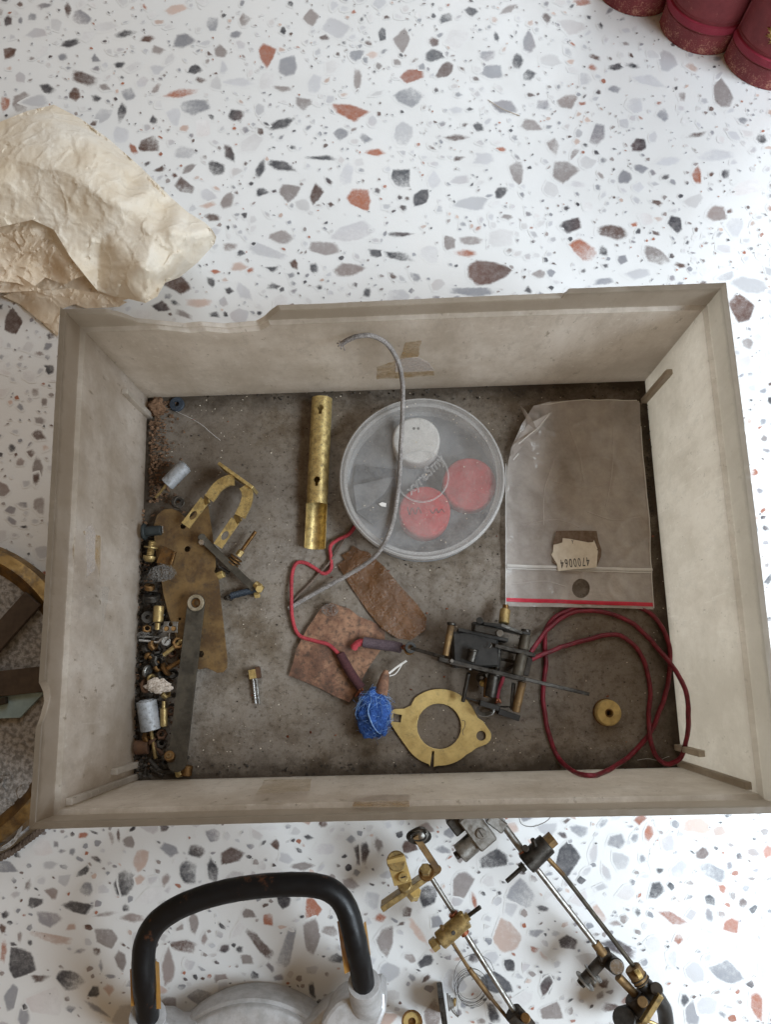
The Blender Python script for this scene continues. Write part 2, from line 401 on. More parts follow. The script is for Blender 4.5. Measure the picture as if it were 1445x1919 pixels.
M['white_stain'] = film('white_paper_residue', (.52, .46, .42), .42, .8, 300, .3)
M['brown_film'] = film('brown_varnished_paper', (.15, .065, .022), .72, .30, 130, .28, bump=1.0, bdist=.001)
def leather_mat():
    t = NT('brown_leather')
    c = t.ramp(t.noise(60, 8, .7), [(.34, (.075, .036, .022)), (.48, (.17, .082, .048)), (.60, (.29, .155, .09))])
    c = t.mix(t.ramp(t.noise(330, 6, .75), [(.48, 0), (.62, .75)]), c, (.05, .032, .022)); t.set(Base_Color=c, Roughness=.85)
    t.bump(t.noise(600, 7, .75), .6, .0006); return t.m
M['leather'] = leather_mat()
def tube_mat():
    t = NT('black_handle_rubber')
    r = t.ramp(t.noise(55, 8, .72), [(.57, 0), (.66, .85)]); c = t.mix(r, (.006, .006, .007), (.13, .05, .022))
    t.set(Base_Color=c, Roughness=t.ramp(t.noise(200, 5), [(.3, .28), (.7, .55)])); t.b.inputs['Specular IOR Level'].default_value = .3; t.bump(t.noise(900, 4), .15, .0002); return t.m
M['black_tube'] = tube_mat()
def fabric(name, c1, c2, scale=1500, rough=.85):
    t = NT(name); c = t.ramp(t.noise(scale, 3, .6), [(.38, c1), (.62, c2)]); c = t.mix(t.ramp(t.noise(120, 5, .7), [(.45, 0), (.68, .55)]), c, tuple(x*.4 for x in c1))
    t.set(Base_Color=c, Roughness=rough); t.bump(t.noise(scale*1.6, 3, .7), .7, .0005); return t.m
M['cord'] = fabric('grey_braid', (.17, .145, .13), (.40, .37, .35))
M['cord_thin'] = fabric('brown_thread', (.10, .07, .05), (.18, .13, .10))
M['red'] = fabric('red_braid', (.33, .028, .04), (.48, .06, .07))
M['wine'] = plain('dark_red_rubber', (.10, .008, .015), (.24, .018, .034), .45, 160, bump=.35)
M['maroon'] = fabric('maroon_sleeve', (.045, .010, .012), (.08, .022, .024))
M['purple'] = fabric('purple_sleeve', (.07, .045, .055), (.12, .085, .095))
M['blue'] = fabric('blue_wool', (.012, .05, .23), (.045, .13, .40), 900, .95)
M['blue2'] = plain('pale_blue_fibre', (.10, .22, .52), (.30, .45, .65), .9, 600, bump=0)
M['bluegrey'] = plain('blue_grey_plastic', (.024, .029, .029), (.014, .017, .017), .6, 250)
M['navy'] = plain('dark_blue_rubber', (.018, .025, .035), (.035, .045, .06), .6, 250)
M['felt_white'] = plain('white_felt', (.72, .68, .64), (.60, .57, .53), .9, 300)
M['felt_red'] = plain('red_felt', (.50, .06, .06), (.36, .04, .04), .85, 200)
M['slate'] = plain('dark_slate_card', (.08, .083, .09), (.12, .122, .13), .8, 120)
M['slate2'] = plain('grey_card', (.17, .17, .18), (.22, .22, .22), .8, 120)
M['label'] = plain('yellowed_label_paper', (.80, .73, .62), (.66, .58, .47), .85, 260, .3, .7, bump=.3)
M['residue'] = plain('brown_glue', (.13, .085, .055), (.22, .16, .12), .8, 420)
M['hammer'] = plain('hammered_grey_paint', (.36, .335, .315), (.16, .145, .13), .45, 420, .42, .58, bump=1.0, bscale=420, dist=.0012)
M['paleblue'] = plain('pale_blue_paint', (.30, .40, .42), (.22, .30, .32), .5, 120)
M['bandbrown'] = plain('dark_brown_strap', (.045, .030, .021), (.07, .048, .033), .7, 200)
M['flake'] = plain('brown_flake', (.20, .11, .06), (.10, .055, .03), .9, 700)
M['flake_light'] = plain('pale_crumb', (.62, .55, .45), (.45, .36, .27), .9, 700)
def paper_mat(name, k=1.0):
    t = NT(name); geo = t.n('ShaderNodeNewGeometry').outputs['Position']
    c = t.ramp(t.noise(14, 6, .62, geo), [(.36, (.74*k, .62*k*k, .46*k**3)), (.5, (.85*k, .765*k*k, .635*k**3)), (.62, (.88*k, .825*k*k, .73*k**3))])
    c = t.mix(t.ramp(t.noise(95, 7, .75, geo), [(.58, 0), (.70, .3)]), c, (.45, .32, .18)); c = t.mix(t.ramp(t.noise(900, 2, .6, geo), [(.74, 0), (.78, .7)]), c, (.14, .09, .04))
    t.set(Base_Color=c, Roughness=.45); t.b.inputs['Specular IOR Level'].default_value = .4
    v = t.n('ShaderNodeTexVoronoi', feature='DISTANCE_TO_EDGE'); v.inputs['Scale'].default_value = 55
    wv = t.n('ShaderNodeVectorMath', operation='ADD'); t.l(geo, wv.inputs[0]); sc_ = t.n('ShaderNodeVectorMath', operation='SCALE'); sc_.inputs['Scale'].default_value = .012
    t.l(t.noise(70, 4, .6, geo, 'Color'), sc_.inputs[0]); t.l(sc_.outputs[0], wv.inputs[1]); t.l(wv.outputs[0], v.inputs['Vector'])
    h = t.math('ADD', t.math('MULTIPLY', t.ramp(v.outputs[0], [(0, 1), (.12, 0)]), .5), t.math('MULTIPLY', t.noise(260, 6, .65, geo), .6)); t.bump(h, .7, .0011)
    tr = t.n('ShaderNodeBsdfTranslucent'); t.l(c, tr.inputs[0]); mx = t.n('ShaderNodeMixShader'); mx.inputs[0].default_value = .22
    t.l(t.b.outputs[0], mx.inputs[1]); t.l(tr.outputs[0], mx.inputs[2]); t.l(mx.outputs[0], t.out.inputs[0]); return t.m
M['paper'] = paper_mat('waxy_wrapping_paper'); M['paper_tan'] = paper_mat('tan_wrapping_paper', .93)
M['ring_brass'] = metal('patinated_brass', (.25, .15, .05), (.10, .06, .028), .4, scale=90, dirtamt=.6, metallic=.75)
def book_mat(name, band):
    t = NT(name); c = t.ramp(t.noise(70, 6, .65), [(.3, (.15, .022, .027)), (.7, (.25, .044, .050))])
    if band: c = t.ramp(t.noise(90, 5), [(.3, (.22, .013, .032)), (.7, (.29, .024, .048))])
    else:
        sep = t.n('ShaderNodeSeparateXYZ'); t.l(t.n('ShaderNodeNewGeometry').outputs['Position'], sep.inputs[0])
        low = t.n('ShaderNodeMapRange'); t.l(sep.outputs[2], low.inputs[0]); low.inputs[1].default_value = .020; low.inputs[2].default_value = -.004; low.inputs[3].default_value = .03; low.inputs[4].default_value = .13
        wv = t.math('ADD', t.math('ADD', t.math('MULTIPLY', t.noise(760, 7, .85), .72), t.math('MULTIPLY', t.noise(110, 4), .30)), low.outputs[0])
        c = t.mix(t.ramp(wv, [(.64, 0), (.69, .9)]), c, (.52, .27, .19))
    t.set(Base_Color=c, Roughness=.55); t.b.inputs['Specular IOR Level'].default_value = .3; t.bump(t.noise(900, 5, .7), .7, .0005); return t.m
M['book'] = book_mat('worn_red_leather', False); M['book_band'] = book_mat('bright_red_band', True)
M['pages'] = plain('old_page_edges', (.60, .52, .40), (.48, .40, .29), .9, 500)
# ------------------------------------------------------------------ the table: a cloth printed with stone chips
TZ = TABLE*.001
g = ([(-1.2, -1.1, TZ), (1.2, -1.1, TZ), (1.2, 1.3, TZ), (-1.2, 1.3, TZ), (-1.2, -1.1, TZ-.03), (1.2, -1.1, TZ-.03), (1.2, 1.3, TZ-.03), (-1.2, 1.3, TZ-.03)],
     [[0, 1, 2, 3], [7, 6, 5, 4], [0, 4, 5, 1], [1, 5, 6, 2], [2, 6, 7, 3], [3, 7, 4, 0]])
table = mk('tabletop', g, M['cloth'], smooth=0, kind='structure', label='white table covering printed with grey and rust stone chips')
CH = {'K': (.034, .036, .045), 'G': (.26, .265, .29), 'L': (.55, .55, .57), 'V': (.68, .67, .67), 'M': (.27, .235, .225), 'B': (.085, .046, .036), 'R': (.34, .105, .048), 'P': (.56, .42, .36)}
CHIPS = [((0, 0, 2.007), '''28,82,30,42,0,K 165,20,65,28,-15,G 75,78,22,22,0,G 118,64,30,30,0,G 253,35,26,60,0,B 303,66,66,55,0,G 143,122,75,45,0,L 262,165,75,30,-5,K 470,127,78,24,-8,K
553,148,48,28,0,B 30,197,48,45,-20,B 690,150,80,42,-15,G 592,187,52,28,10,M 832,193,58,42,20,M 797,92,50,55,0,G 655,38,75,46,-10,P 1005,205,60,85,10,R 1085,250,62,80,15,G 732,260,48,42,0,K
752,300,38,25,10,B 315,292,115,40,20,B 75,290,50,50,0,L 170,333,68,32,20,K 82,380,60,75,15,M 18,393,40,50,0,R 280,357,42,45,0,B 362,372,38,24,10,K 480,355,58,45,20,G 455,425,42,70,15,K 390,432,65,60,0,L
452,505,60,52,0,L 725,400,115,55,-5,G 675,352,115,32,-5,R 895,308,100,35,5,L 655,440,55,58,0,L 795,440,26,28,0,K 888,432,52,38,10,K 760,490,70,65,0,V 1000,300,55,70,0,V 1060,332,65,22,8,M 1140,388,55,45,15,M
1345,300,35,75,0,M 1180,315,50,70,20,L 1320,420,125,58,10,R 1060,465,105,34,-22,K 1280,505,55,50,0,G 558,540,80,70,0,B 497,558,28,50,-20,R 862,575,32,70,-15,K 690,575,105,42,0,L 808,635,72,52,20,K 715,632,55,30,-35,M
692,705,60,68,-15,B 780,730,62,40,30,L 850,755,40,70,25,M 800,820,65,26,5,B 1218,595,105,20,3,K 1410,575,65,28,5,R 1058,622,105,36,15,K 977,640,28,65,20,K 985,720,75,36,0,K 1090,722,72,65,0,M 1190,730,45,65,0,B
1355,755,100,75,0,R 1300,660,50,80,15,L 1140,770,60,40,0,V 1055,890,80,52,0,M 1325,875,145,75,0,L 1210,940,140,56,5,M 1005,945,120,46,15,L 860,930,60,28,0,M 895,1005,70,32,0,P 1107,995,32,42,0,B 1180,1010,32,40,0,K
1022,1012,45,24,0,K 1315,1015,105,46,-8,M 1418,952,65,32,5,K 670,1070,90,62,0,B 795,1062,28,42,-20,K 1025,1077,55,26,0,K 605,1155,60,45,0,K 660,1138,40,22,30,K 690,1182,60,24,15,M 745,1140,95,30,0,P 805,1183,36,26,0,K
860,1095,30,26,0,K 915,1095,80,42,35,L 1380,1100,28,42,30,K 50,1215,85,90,0,B 190,1262,40,28,20,K 1165,65,55,65,0,M 1265,110,100,65,30,L 1218,142,35,24,0,B 885,128,36,28,0,G 905,168,50,35,10,L 1400,205,50,28,0,P
1440,130,50,60,0,K 1330,45,16,16,0,R 590,262,50,38,-20,L 535,310,45,45,0,L 808,315,45,45,0,V 840,255,30,55,0,L 945,540,75,70,0,V 1375,520,40,30,20,G 130,380,80,40,0,L 355,222,36,30,30,G 448,243,40,22,-20,K 230,216,36,26,0,G
785,772,46,18,-10,P 1250,250,60,45,-20,V 400,100,80,36,-10,V 655,660,20,20,0,B 1350,610,34,34,0,V 575,452,26,32,10,K 600,637,42,18,-20,B'''),
((720, 0, 1.993), '''70,155,62,85,10,M 232,67,65,38,-10,K 325,42,42,36,-20,K 745,10,65,28,0,R 465,35,60,26,-25,M 185,206,90,42,-8,K 187,157,38,30,0,B 420,138,24,38,-20,K 607,70,30,35,0,B 545,157,50,70,0,G 388,210,52,45,0,G
95,285,90,62,-10,R 228,265,84,56,-30,B 410,270,85,52,0,G 500,230,42,50,10,K 537,278,55,38,-10,K 778,252,38,24,25,R 785,215,42,22,10,B 865,250,55,30,-15,K 928,246,45,20,15,K 90,360,105,66,-15,G 275,410,55,28,0,L
450,398,105,46,10,G 690,378,70,56,-15,M 590,390,55,38,0,G 545,470,80,50,10,M 350,477,40,34,0,K 70,500,95,72,0,L 270,517,70,26,0,B 370,592,75,42,-10,L 277,592,42,20,0,B 635,545,46,65,-10,M 670,637,95,72,10,M
795,500,52,95,10,G 495,645,58,85,0,M 65,670,72,82,15,K 140,740,62,62,20,K 435,718,46,42,-25,K 185,675,55,62,0,L 285,675,75,38,0,L 330,760,120,52,0,L 725,690,60,28,5,L 705,838,85,46,-18,K 860,868,105,48,10,B
740,935,110,62,35,R 385,1018,150,85,0,B 325,900,95,38,0,M 300,948,75,28,0,R 62,875,108,22,3,K 55,960,110,36,10,K 170,950,70,65,0,V 340,1088,145,35,0,G 540,1083,30,25,0,K 580,1022,55,40,0,M 820,935,32,45,0,K
1020,955,96,62,40,M 890,970,45,42,-30,G 955,1020,105,38,-10,L 825,1050,95,32,-5,G 1265,355,78,100,0,M 1045,428,62,46,10,G 985,305,120,50,20,L 1060,225,60,70,10,L 955,540,52,65,10,K 1240,580,115,42,-5,L 1165,505,70,16,-15,B
1115,355,26,40,0,M 900,660,48,52,10,G 1170,658,40,65,0,R 1275,652,32,38,0,K 1365,700,130,66,-15,V 1090,835,60,58,20,K 1020,757,40,22,25,B 1245,800,75,48,10,M 1315,840,62,75,0,L 980,815,50,50,0,V 860,332,40,34,0,G
1370,1065,145,52,15,L 1340,1155,85,115,0,B 1110,992,36,18,20,B 1410,517,38,34,15,K 620,230,85,45,0,V 270,140,80,70,0,V 750,290,48,55,0,L 700,100,90,50,10,V 1060,605,90,36,5,L 440,890,90,60,0,V 1160,750,80,50,-30,V'''),
((0, 1540, 4.8167), '''750,118,95,60,10,R 865,332,75,58,25,K 445,385,105,66,-15,L 650,272,52,80,15,G 1170,180,110,110,0,M 1120,550,150,215,15,K 1260,525,80,85,0,M 1270,330,150,190,20,P 570,530,115,130,0,L 780,605,145,110,-30,G
470,640,155,95,40,M 250,575,60,95,20,M 300,735,130,115,-20,K 700,775,230,115,5,K 430,885,265,125,10,G 965,1055,230,190,0,M 455,1040,400,95,12,P 1130,775,58,58,0,K 960,835,150,42,-10,M 1200,870,190,80,0,M 870,1170,85,70,30,B
30,1190,58,190,0,R 180,1300,220,310,0,K 110,1580,145,235,10,G 635,1430,200,165,0,K 360,1415,165,75,0,B 850,1530,95,130,15,K 865,1680,225,55,35,G 410,1630,280,260,0,V 215,1770,85,150,0,G 1090,1260,105,150,0,M 720,1165,100,50,-15,G
170,1040,58,100,0,M 40,840,60,70,0,K 980,1510,70,85,0,P 505,200,45,50,0,G 560,265,55,40,-10,G 1000,130,50,100,-10,M 1065,120,34,80,-10,B 380,230,150,150,0,V 270,1095,40,42,0,K 115,1105,60,34,10,K 20,960,50,75,0,B 640,950,100,60,0,P 140,650,70,52,0,L 905,1295,45,85,0,G'''),
((220, 1580, 2.676), '''355,145,85,105,-15,K 478,150,60,110,-15,K 570,68,115,72,0,B 398,35,72,65,0,K 265,30,110,60,30,G 40,200,80,110,10,K 330,515,135,60,10,B 255,625,58,155,0,M 755,378,66,64,0,R 985,330,88,95,20,R 715,510,48,185,-38,B
850,550,72,185,15,G 975,480,90,190,0,M 640,765,145,52,-5,K 975,740,32,72,-15,K 1225,55,58,110,0,K 1095,575,70,48,0,K 385,400,52,85,0,M 920,115,105,46,0,M 520,680,60,48,0,M 530,750,65,90,0,L 1340,490,75,145,0,M 1330,380,52,34,0,R
795,10,45,50,0,B 110,185,42,45,0,P 240,185,30,60,20,M 40,325,34,34,0,K 80,372,110,42,0,M 1070,445,70,60,0,M 650,580,60,50,0,M 610,532,30,40,0,K 435,480,32,60,0,M 1040,30,110,60,0,L'''),
((1000, 1520, 3.247), '''200,290,145,170,-15,K 285,125,108,62,20,G 500,185,128,74,-15,G 650,50,65,50,0,R 700,135,58,85,0,R 985,90,170,80,10,P 525,300,100,88,0,L 370,260,46,110,0,L 825,195,78,100,0,L 1250,110,120,105,15,L 1095,370,170,76,25,G
885,360,110,100,0,L 745,490,82,95,10,K 850,655,180,62,25,R 635,612,40,45,0,K 1205,705,85,85,0,R 1150,805,150,95,10,L 1175,985,175,130,20,G 980,975,115,110,0,L 965,1240,80,130,-10,G 925,1145,42,80,10,K 1365,1190,72,195,-10,R
1400,950,46,150,0,L 1290,860,80,100,0,L 215,800,120,95,-10,K 520,830,185,72,25,K 80,1055,80,120,30,K 110,1215,140,115,0,M 1280,560,50,58,0,B 1430,250,48,90,-10,R 1335,250,60,55,20,M 20,745,66,42,0,K 1195,325,34,50,0,G
1070,625,40,80,-10,G 1330,685,60,90,-20,L 1400,700,55,34,0,P 560,500,90,85,0,V 440,370,50,90,-15,L 665,285,34,40,0,G 620,165,42,45,0,G 1050,1180,100,120,0,L 730,300,46,110,0,V 850,890,60,90,0,L 730,800,90,90,0,V 385,750,40,26,0,B 500,685,70,28,0,M 470,1195,110,50,0,B 1290,350,70,60,0,V'''),
((680, 1520, 3.524), '''860,320,200,120,-15,K 440,550,115,170,20,K 15,270,55,130,0,K 130,580,0,0,0,V 120,710,72,52,0,R 370,810,55,235,-38,P 150,870,100,205,0,M 735,595,38,90,-10,R 1040,540,135,180,-10,G 660,480,120,175,20,M 960,820,165,185,0,P
1140,805,100,62,0,G 1135,915,60,45,0,R 1215,1145,85,125,30,K 870,1130,210,150,20,K 740,970,66,66,0,K 975,640,80,110,0,L 460,1330,95,190,0,M 60,590,90,110,0,L 105,215,40,95,-10,M 570,140,80,70,0,G 240,570,80,60,0,L 860,1330,60,120,-20,K 180,1060,110,100,0,L'''),
((60, 560, 2.89), '''95,380,60,62,0,K 30,735,85,52,20,B 30,910,60,100,0,M 35,1120,62,110,-10,M 15,510,42,50,0,M 65,560,40,45,0,M 72,808,40,38,0,P 35,660,62,38,0,M 20,970,30,60,0,B 100,200,42,36,0,K 40,295,40,24,0,M'''),
((1100, 500, 4.19), '''1265,600,90,85,20,M 1440,1050,55,60,0,K 1240,760,100,120,0,L 1280,1210,50,60,0,P 1390,1350,62,60,0,M 1400,800,60,90,0,V 1300,950,80,60,0,L 1430,680,50,60,0,L 1330,1480,50,60,0,V''')]
vs, fs, cols = [], [], []
zc = [TZ+.00004]
GRID = {}; MAN = [True]
def addchip(px, py, wpx, hpx, ang, ck, soft=3.6):
    n = R_.choice((5, 5, 6, 6, 7, 8)); zc[0] += 3e-7 if MAN[0] else 2e-8; z = zc[0]
    a0 = R_.uniform(0, 6.28); base = CH[ck]; jit = R_.uniform(.85, 1.15); base = tuple(min(.8, b*jit) for b in base)
    pts = []
    for i in range(n):
        a = a0+6.283*(i+R_.uniform(-.33, .33))/n; rr = R_.uniform(.72, 1.28)
        x, y = math.cos(a)*wpx/2*rr, math.sin(a)*hpx/2*rr
        if hpx > 2.2*wpx or wpx > 2.2*hpx: x *= R_.uniform(.9, 1.1)
        t = math.radians(ang); pts.append((px+x*math.cos(t)-y*math.sin(t), py+x*math.sin(t)+y*math.cos(t)))
    # round each corner a little
    q = []
    for i in range(n):
        p, c, d = pts[i-1], pts[i], pts[(i+1) % n]
        for k in (.24, .0, -.24):
            o = p if k > 0 else d; f = abs(k)
            if f == 0: q.append((c[0]*.93+(p[0]+d[0])*.035, c[1]*.93+(p[1]+d[1])*.035))
            else: q.append((c[0]+(o[0]-c[0])*f, c[1]+(o[1]-c[1])*f))
    m = len(q); size = max(4.0, min(wpx, hpx)); kin = max(.45, 1-2*soft/size); kout = 1+1.8*soft/size
    gd = R_.uniform(0, 6.28); gs = R_.choice((.1, .25, .4, .6)) if ck != 'V' else .1
    wo = P(px, py, TABLE); s0 = len(vs)
    tint = tuple(b*.75+.25*c for b, c in zip(base, CH[R_.choice('MGBR')]))
    def put(x, y, al):
        p = P(x, y, TABLE); vs.append((p.x, p.y, z))
        gg = ((x-px)*math.cos(gd)+(y-py)*math.sin(gd))/max(wpx, hpx)*2
        f = max(0, min(1, .5+.5*gg)); cols.append((*[b*(1-f*.6)+t_*f*.6 for b, t_ in zip(base, tint)], max(0, al*(1-gs*f))))
    put(px, py, 1)
    for kk, al in ((kin, 1), (kout, 0)):
        for x, y in q: put(px+(x-px)*kk, py+(y-py)*kk, al)
    for i in range(m):
        j = (i+1) % m
        fs.append([s0, s0+1+j, s0+1+i]); fs.append([s0+1+i, s0+1+j, s0+1+m+j, s0+1+m+i])
    GRID.setdefault((int(px//40), int(py//40)), []).append((px, py, max(wpx, hpx)/2, min(wpx, hpx)/2))
def free(px, py, r):
    for i in range(int(px//40)-3, int(px//40)+4):
        for j in range(int(py//40)-3, int(py//40)+4):
            for x, y, a, b in GRID.get((i, j), ()):
                if math.hypot(px-x, py-y) < r+(a+b)*.5*.92+1.0: return False
    return True
for (ox, oy, s), txt in CHIPS:
    for it in txt.split():
        x, y, w_, h_, a, c = it.split(','); KS = 1.13 if oy < 1500 else 1.22; x, y, w_, h_ = ox+float(x)/s, oy+float(y)/s, float(w_)/s, float(h_)/s
        if w_ < 1: continue
        addchip(x, y, w_*KS, h_*KS, float(a), c)
MAN[0] = False
def hidden(x, y): return 150 < x < 1370 and 600 < y < 1500
for k, (cnt, lo, hi) in enumerate(((1500, 16, 40), (3600, 10, 20), (8000, 5.5, 12), (5200, 2.8, 6))):
    for i in range(cnt):
        x, y = R_.uniform(-160, 1600), R_.uniform(-160, 2080)
        if hidden(x, y): continue
        sc_ = .85+.75*max(0, min(1, (y-300)/1500)); r = R_.uniform(lo, hi)*sc_
        if not free(x, y, r*.5): continue
        asp = R_.uniform(.45, 1)
        ck = R_.choice('LLLLVVVVGMP') if k == 0 else R_.choice('LLLLVVGGGMPKKBR') if k == 1 else R_.choice('LLLVGGGMMMKKBRP')
        addchip(x, y, r, r*asp, R_.uniform(-50, 50), ck, 3.0 if k < 2 else 1.4)
o = mk('printed_chip_pattern', (vs, fs), M['print'], table, smooth=0, kind='stuff', label='printed pattern of grey, charcoal and rust stone chips')
ca = o.data.color_attributes.new('print', 'FLOAT_COLOR', 'POINT')
for d, c in zip(ca.data, cols): d.color = c
# ------------------------------------------------------------------ the tray
A_, B_, D_ = .15, .1107, .1121
tray = T('plastic_tray', 'yellowed translucent plastic tray with broken rim holding the loose parts', 'tray', (0, 0, TZ+.0002))
mk('floor_panel', boxm((0, 0, -.002), (1, 0, 0), (0, 1, 0), (0, 0, 1), A_+.0001, B_+.0001, .00199, 0), M['tray_floor'], tray, 0, label='grimy grey tray floor')
def wall(axis, sgn, top, name_lab=None, nst=160):
    """axis 'x': wall runs along x at y = sgn*B"""
    L, O = (A_, B_) if axis == 'x' else (B_, A_)
    vs, fs = [], []; TH, REC, ZL = .005, .0022, .0945
    for i in range(nst+1):
        t = -1+2*i/nst
        zt = top(t); zl = min(ZL, zt-.0012)
        j = .0003*noise.noise(Vector((t*9, sgn*3+(5 if axis == 'x' else 0), 1)))
        for (u, z) in ((0, -.004), (0, .03), (0, .06), (0, zl), (REC, zl+.0006), (REC, (zl+zt)/2+.0004), (REC, zt-.0003), (REC+.0003, zt), (TH-.0004, zt+j), (TH, zt-.0004), (TH, .05), (TH, -.004)):
            s = t*(L+u); wo = sgn*(O+u+.00035*math.sin(t*2.4+sgn)*(z/.11))
            vs.append((s, wo, z) if axis == 'x' else (wo, s, z))
    m = 12
    for i in range(nst):
        for k in range(m):
            a, b, c, d = i*m+k, i*m+(k+1) % m, (i+1)*m+(k+1) % m, (i+1)*m+k; fs.append([a, b, c, d])
    fs.append(list(range(m))); fs.append([nst*m+k for k in range(m)][::-1])
    bm = bmesh.new(); bv = [bm.verts.new(v) for v in vs]
    for f in fs: bm.faces.new([bv[i] for i in f])
    bmesh.ops.recalc_face_normals(bm, faces=bm.faces[:])
    return mk('wall', frombm(bm), M['tray'], tray, 25)
def interp(t, tab):
    for (a, x), (b, y) in zip(tab, tab[1:]):
        if a <= t <= b: return x+(y-x)*(t-a)/(b-a)
    return tab[-1][1] if t > tab[-1][0] else tab[0][1]
def tt(px, py, z): return P(px, py, z).x/(A_+.005)
# broken edge of the far wall, read off along the rim: (pixel x, pixel y) -> height on the outer face
edge = [(112, 577), (200, 577), (228, 584), (252, 594), (300, 599), (345, 604), (375, 601), (420, 605), (480, 600), (497, 590), (508, 579), (520, 571), (600, 569), (800, 560), (1060, 549), (1066, 541), (1364, 526)]
tab = []
for x, y in edge:
    q = PY(x, y, B_+.005); tab.append((q.x/(A_+.005), min(D_, q.z)))
wall_far = wall('x', 1, lambda t: interp(t, tab)+.0002*noise.noise(Vector((t*45, 0, 3))), nst=400)
wall_near = wall('x', -1, lambda t: D_+.0004*noise.noise(Vector((t*40, 2, 3))))
tabl = [(PX(x, y, -A_-.005).y/(B_+.005), PX(x, y, -A_-.005).z) for x, y in ((62, 1372), (72, 1345), (80, 1315), (78, 1296), (72, 1283))]
lo_, hi_ = tabl[0][0], tabl[-1][0]
wall_left = wall('y', -1, lambda t: min(D_, interp(t, tabl)) if lo_ < t < hi_ else D_+.0003*noise.noise(Vector((t*40, 4, 3))), nst=240)
wall_right = wall('y', 1, lambda t: D_+.0003*noise.noise(Vector((t*40, 7, 3))))
# corner ribs standing on the side walls
def rib(parent, X, sg, y, z1, wd=.0032, dp=.0036):
    mk('corner_rib', boxm((X-sg*dp/2, y, z1/2), (1, 0, 0), (0, 1, 0), (0, 0, 1), dp/2, wd/2, z1/2-.0001, .0004), M['tray'], parent)
ytl = P(281, 780, 0).y
rib(wall_left, -A_, -1, ytl, .044); rib(wall_left, -A_, -1, P(252, 1432, 0).y, .036)
rib(wall_right, A_, 1, P(1203, 752, 0).y, .047); rib(wall_right, A_, 1, P(1276, 1400, 0).y, .037)
for sx, par in ((-1, wall_left), (1, wall_right)):
    mk('corner_fillet', boxm((sx*(A_-.0016), -B_+.0022, .045), (1, 0, 0), (0, 1, 0), (0, 0, 1), .0016, .0016, .0445, .0004), M['tray'], par)
# tape and paper left on the walls: thin sheets standing 0.15 mm off the surface
def stuck(name, pts, plane, val, mat, par, off=.00018):
    f = PX if plane == 'x' else PY
    q = [f(x, y, val) for x, y in pts]; s = -1 if val > 0 else 1
    ctr = sum(q, Vector())/len(q)
    dense = []
    for i in range(len(q)):
        a, b = q[i], q[(i+1) % len(q)]
        for k in range(6): dense.append(a+(b-a)*k/6+Vector((0, .0003*R_.uniform(-1, 1) if plane == 'x' else 0, .0003*R_.uniform(-1, 1)))+(Vector((.0003*R_.uniform(-1, 1), 0, 0)) if plane == 'y' else Vector()))
    d = Vector((s*off, 0, 0)) if plane == 'x' else Vector((0, s*off, 0)); n = len(dense)
    v = [p+d for p in dense]+[p+d*.2 for p in dense]
    return mk(name, (v, [list(range(n)), list(range(n, 2*n))[::-1]]+[[i, (i+1) % n, n+(i+1) % n, n+i] for i in range(n)]), mat, par, 0)
stuck('tape_residue', [(706, 688), (742, 676), (743, 708), (706, 710)], 'y', B_, M['tape_stain'], wall_far)
stuck('tape_residue', [(760, 642), (790, 638), (784, 668), (750, 672)], 'y', B_, M['tape_stain'], wall_far)
stuck('paper_residue', [(741, 678), (758, 670), (785, 670), (802, 678), (814, 694), (741, 697)], 'y', B_, M['white_stain'], wall_far, .0003)
stuck('tape_residue', [(742, 698), (814, 695), (813, 703), (742, 709)], 'y', B_, M['tape_stain'], wall_far)
stuck('tape_residue', [(668, 1491), (767, 1490), (767, 1512), (660, 1512)], 'y', -B_, M['tape_stain'], wall_near)
stuck('tape_residue', [(495, 1462), (583, 1460), (578, 1506), (470, 1508)], 'y', -B_, M['faint_stain'], wall_near)
stuck('tape_residue', [(140, 1000), (158, 995), (158, 1090), (150, 1092), (138, 1070), (136, 1030)], 'x', -A_, M['tape_stain'], wall_left)
stuck('tape_residue', [(178, 1002), (187, 1005), (186, 1092), (160, 1094), (160, 1082), (176, 1070)], 'x', -A_, M['tape_stain'], wall_left)
stuck('paper_residue', [(159, 990), (170, 982), (177, 1000), (176, 1068), (162, 1080)], 'x', -A_, M['white_stain'], wall_left, .0003)
stuck('tape_residue', [(150, 1096), (204, 1101), (190, 1190), (168, 1190)], 'x', -A_, M['lid'], wall_left)
# ------------------------------------------------------------------ round container with three discs inside
C0 = P(792, 900, 0); C0.z = 0
c_lid = P(791, 893, 21); CR = mmpx(159, 21)
can = T('round_container', 'round dusty clear plastic container with red and white discs inside', 'container', (c_lid.x, c_lid.y, .0003))
def cc(z): return Vector((c_lid.x, c_lid.y, z*.001))
ZZ = Vector((0, 0, 1))
mk('base', join(ring(cc(.9), ZZ, CR*.972, CR*.945, .0168, 72)), M['lid_edge'], can)
mk('base_floor', lathe([(CR*.95, 0), (CR*.972, .0002), (CR*.972, .0008), (CR*.95, .0009)], cc(.05), ZZ, 72), M['slate2'], can)
lid = mk('lid', lathe([(CR*.93, 0), (CR*.965, .0001), (CR*.985, .0004), (CR*.985, .0007), (CR*.965, .0011), (CR*.93, .0012)], cc(20.2), ZZ, 96), M['lid'], can)
mk('lid_rim', ring(cc(13.6), ZZ, CR, CR*.985, .0072, 96), M['lid_edge'], lid)
mk('raised_ring', ring(cc(21.42), ZZ, mmpx(51.5, 21), mmpx(50.3, 21), .0002, 72), M['lid_edge'], lid)
mk('raised_ring', ring(cc(21.42), ZZ, mmpx(49.3, 21), mmpx(48.6, 21), .0002, 72), M['lid_edge'], lid)
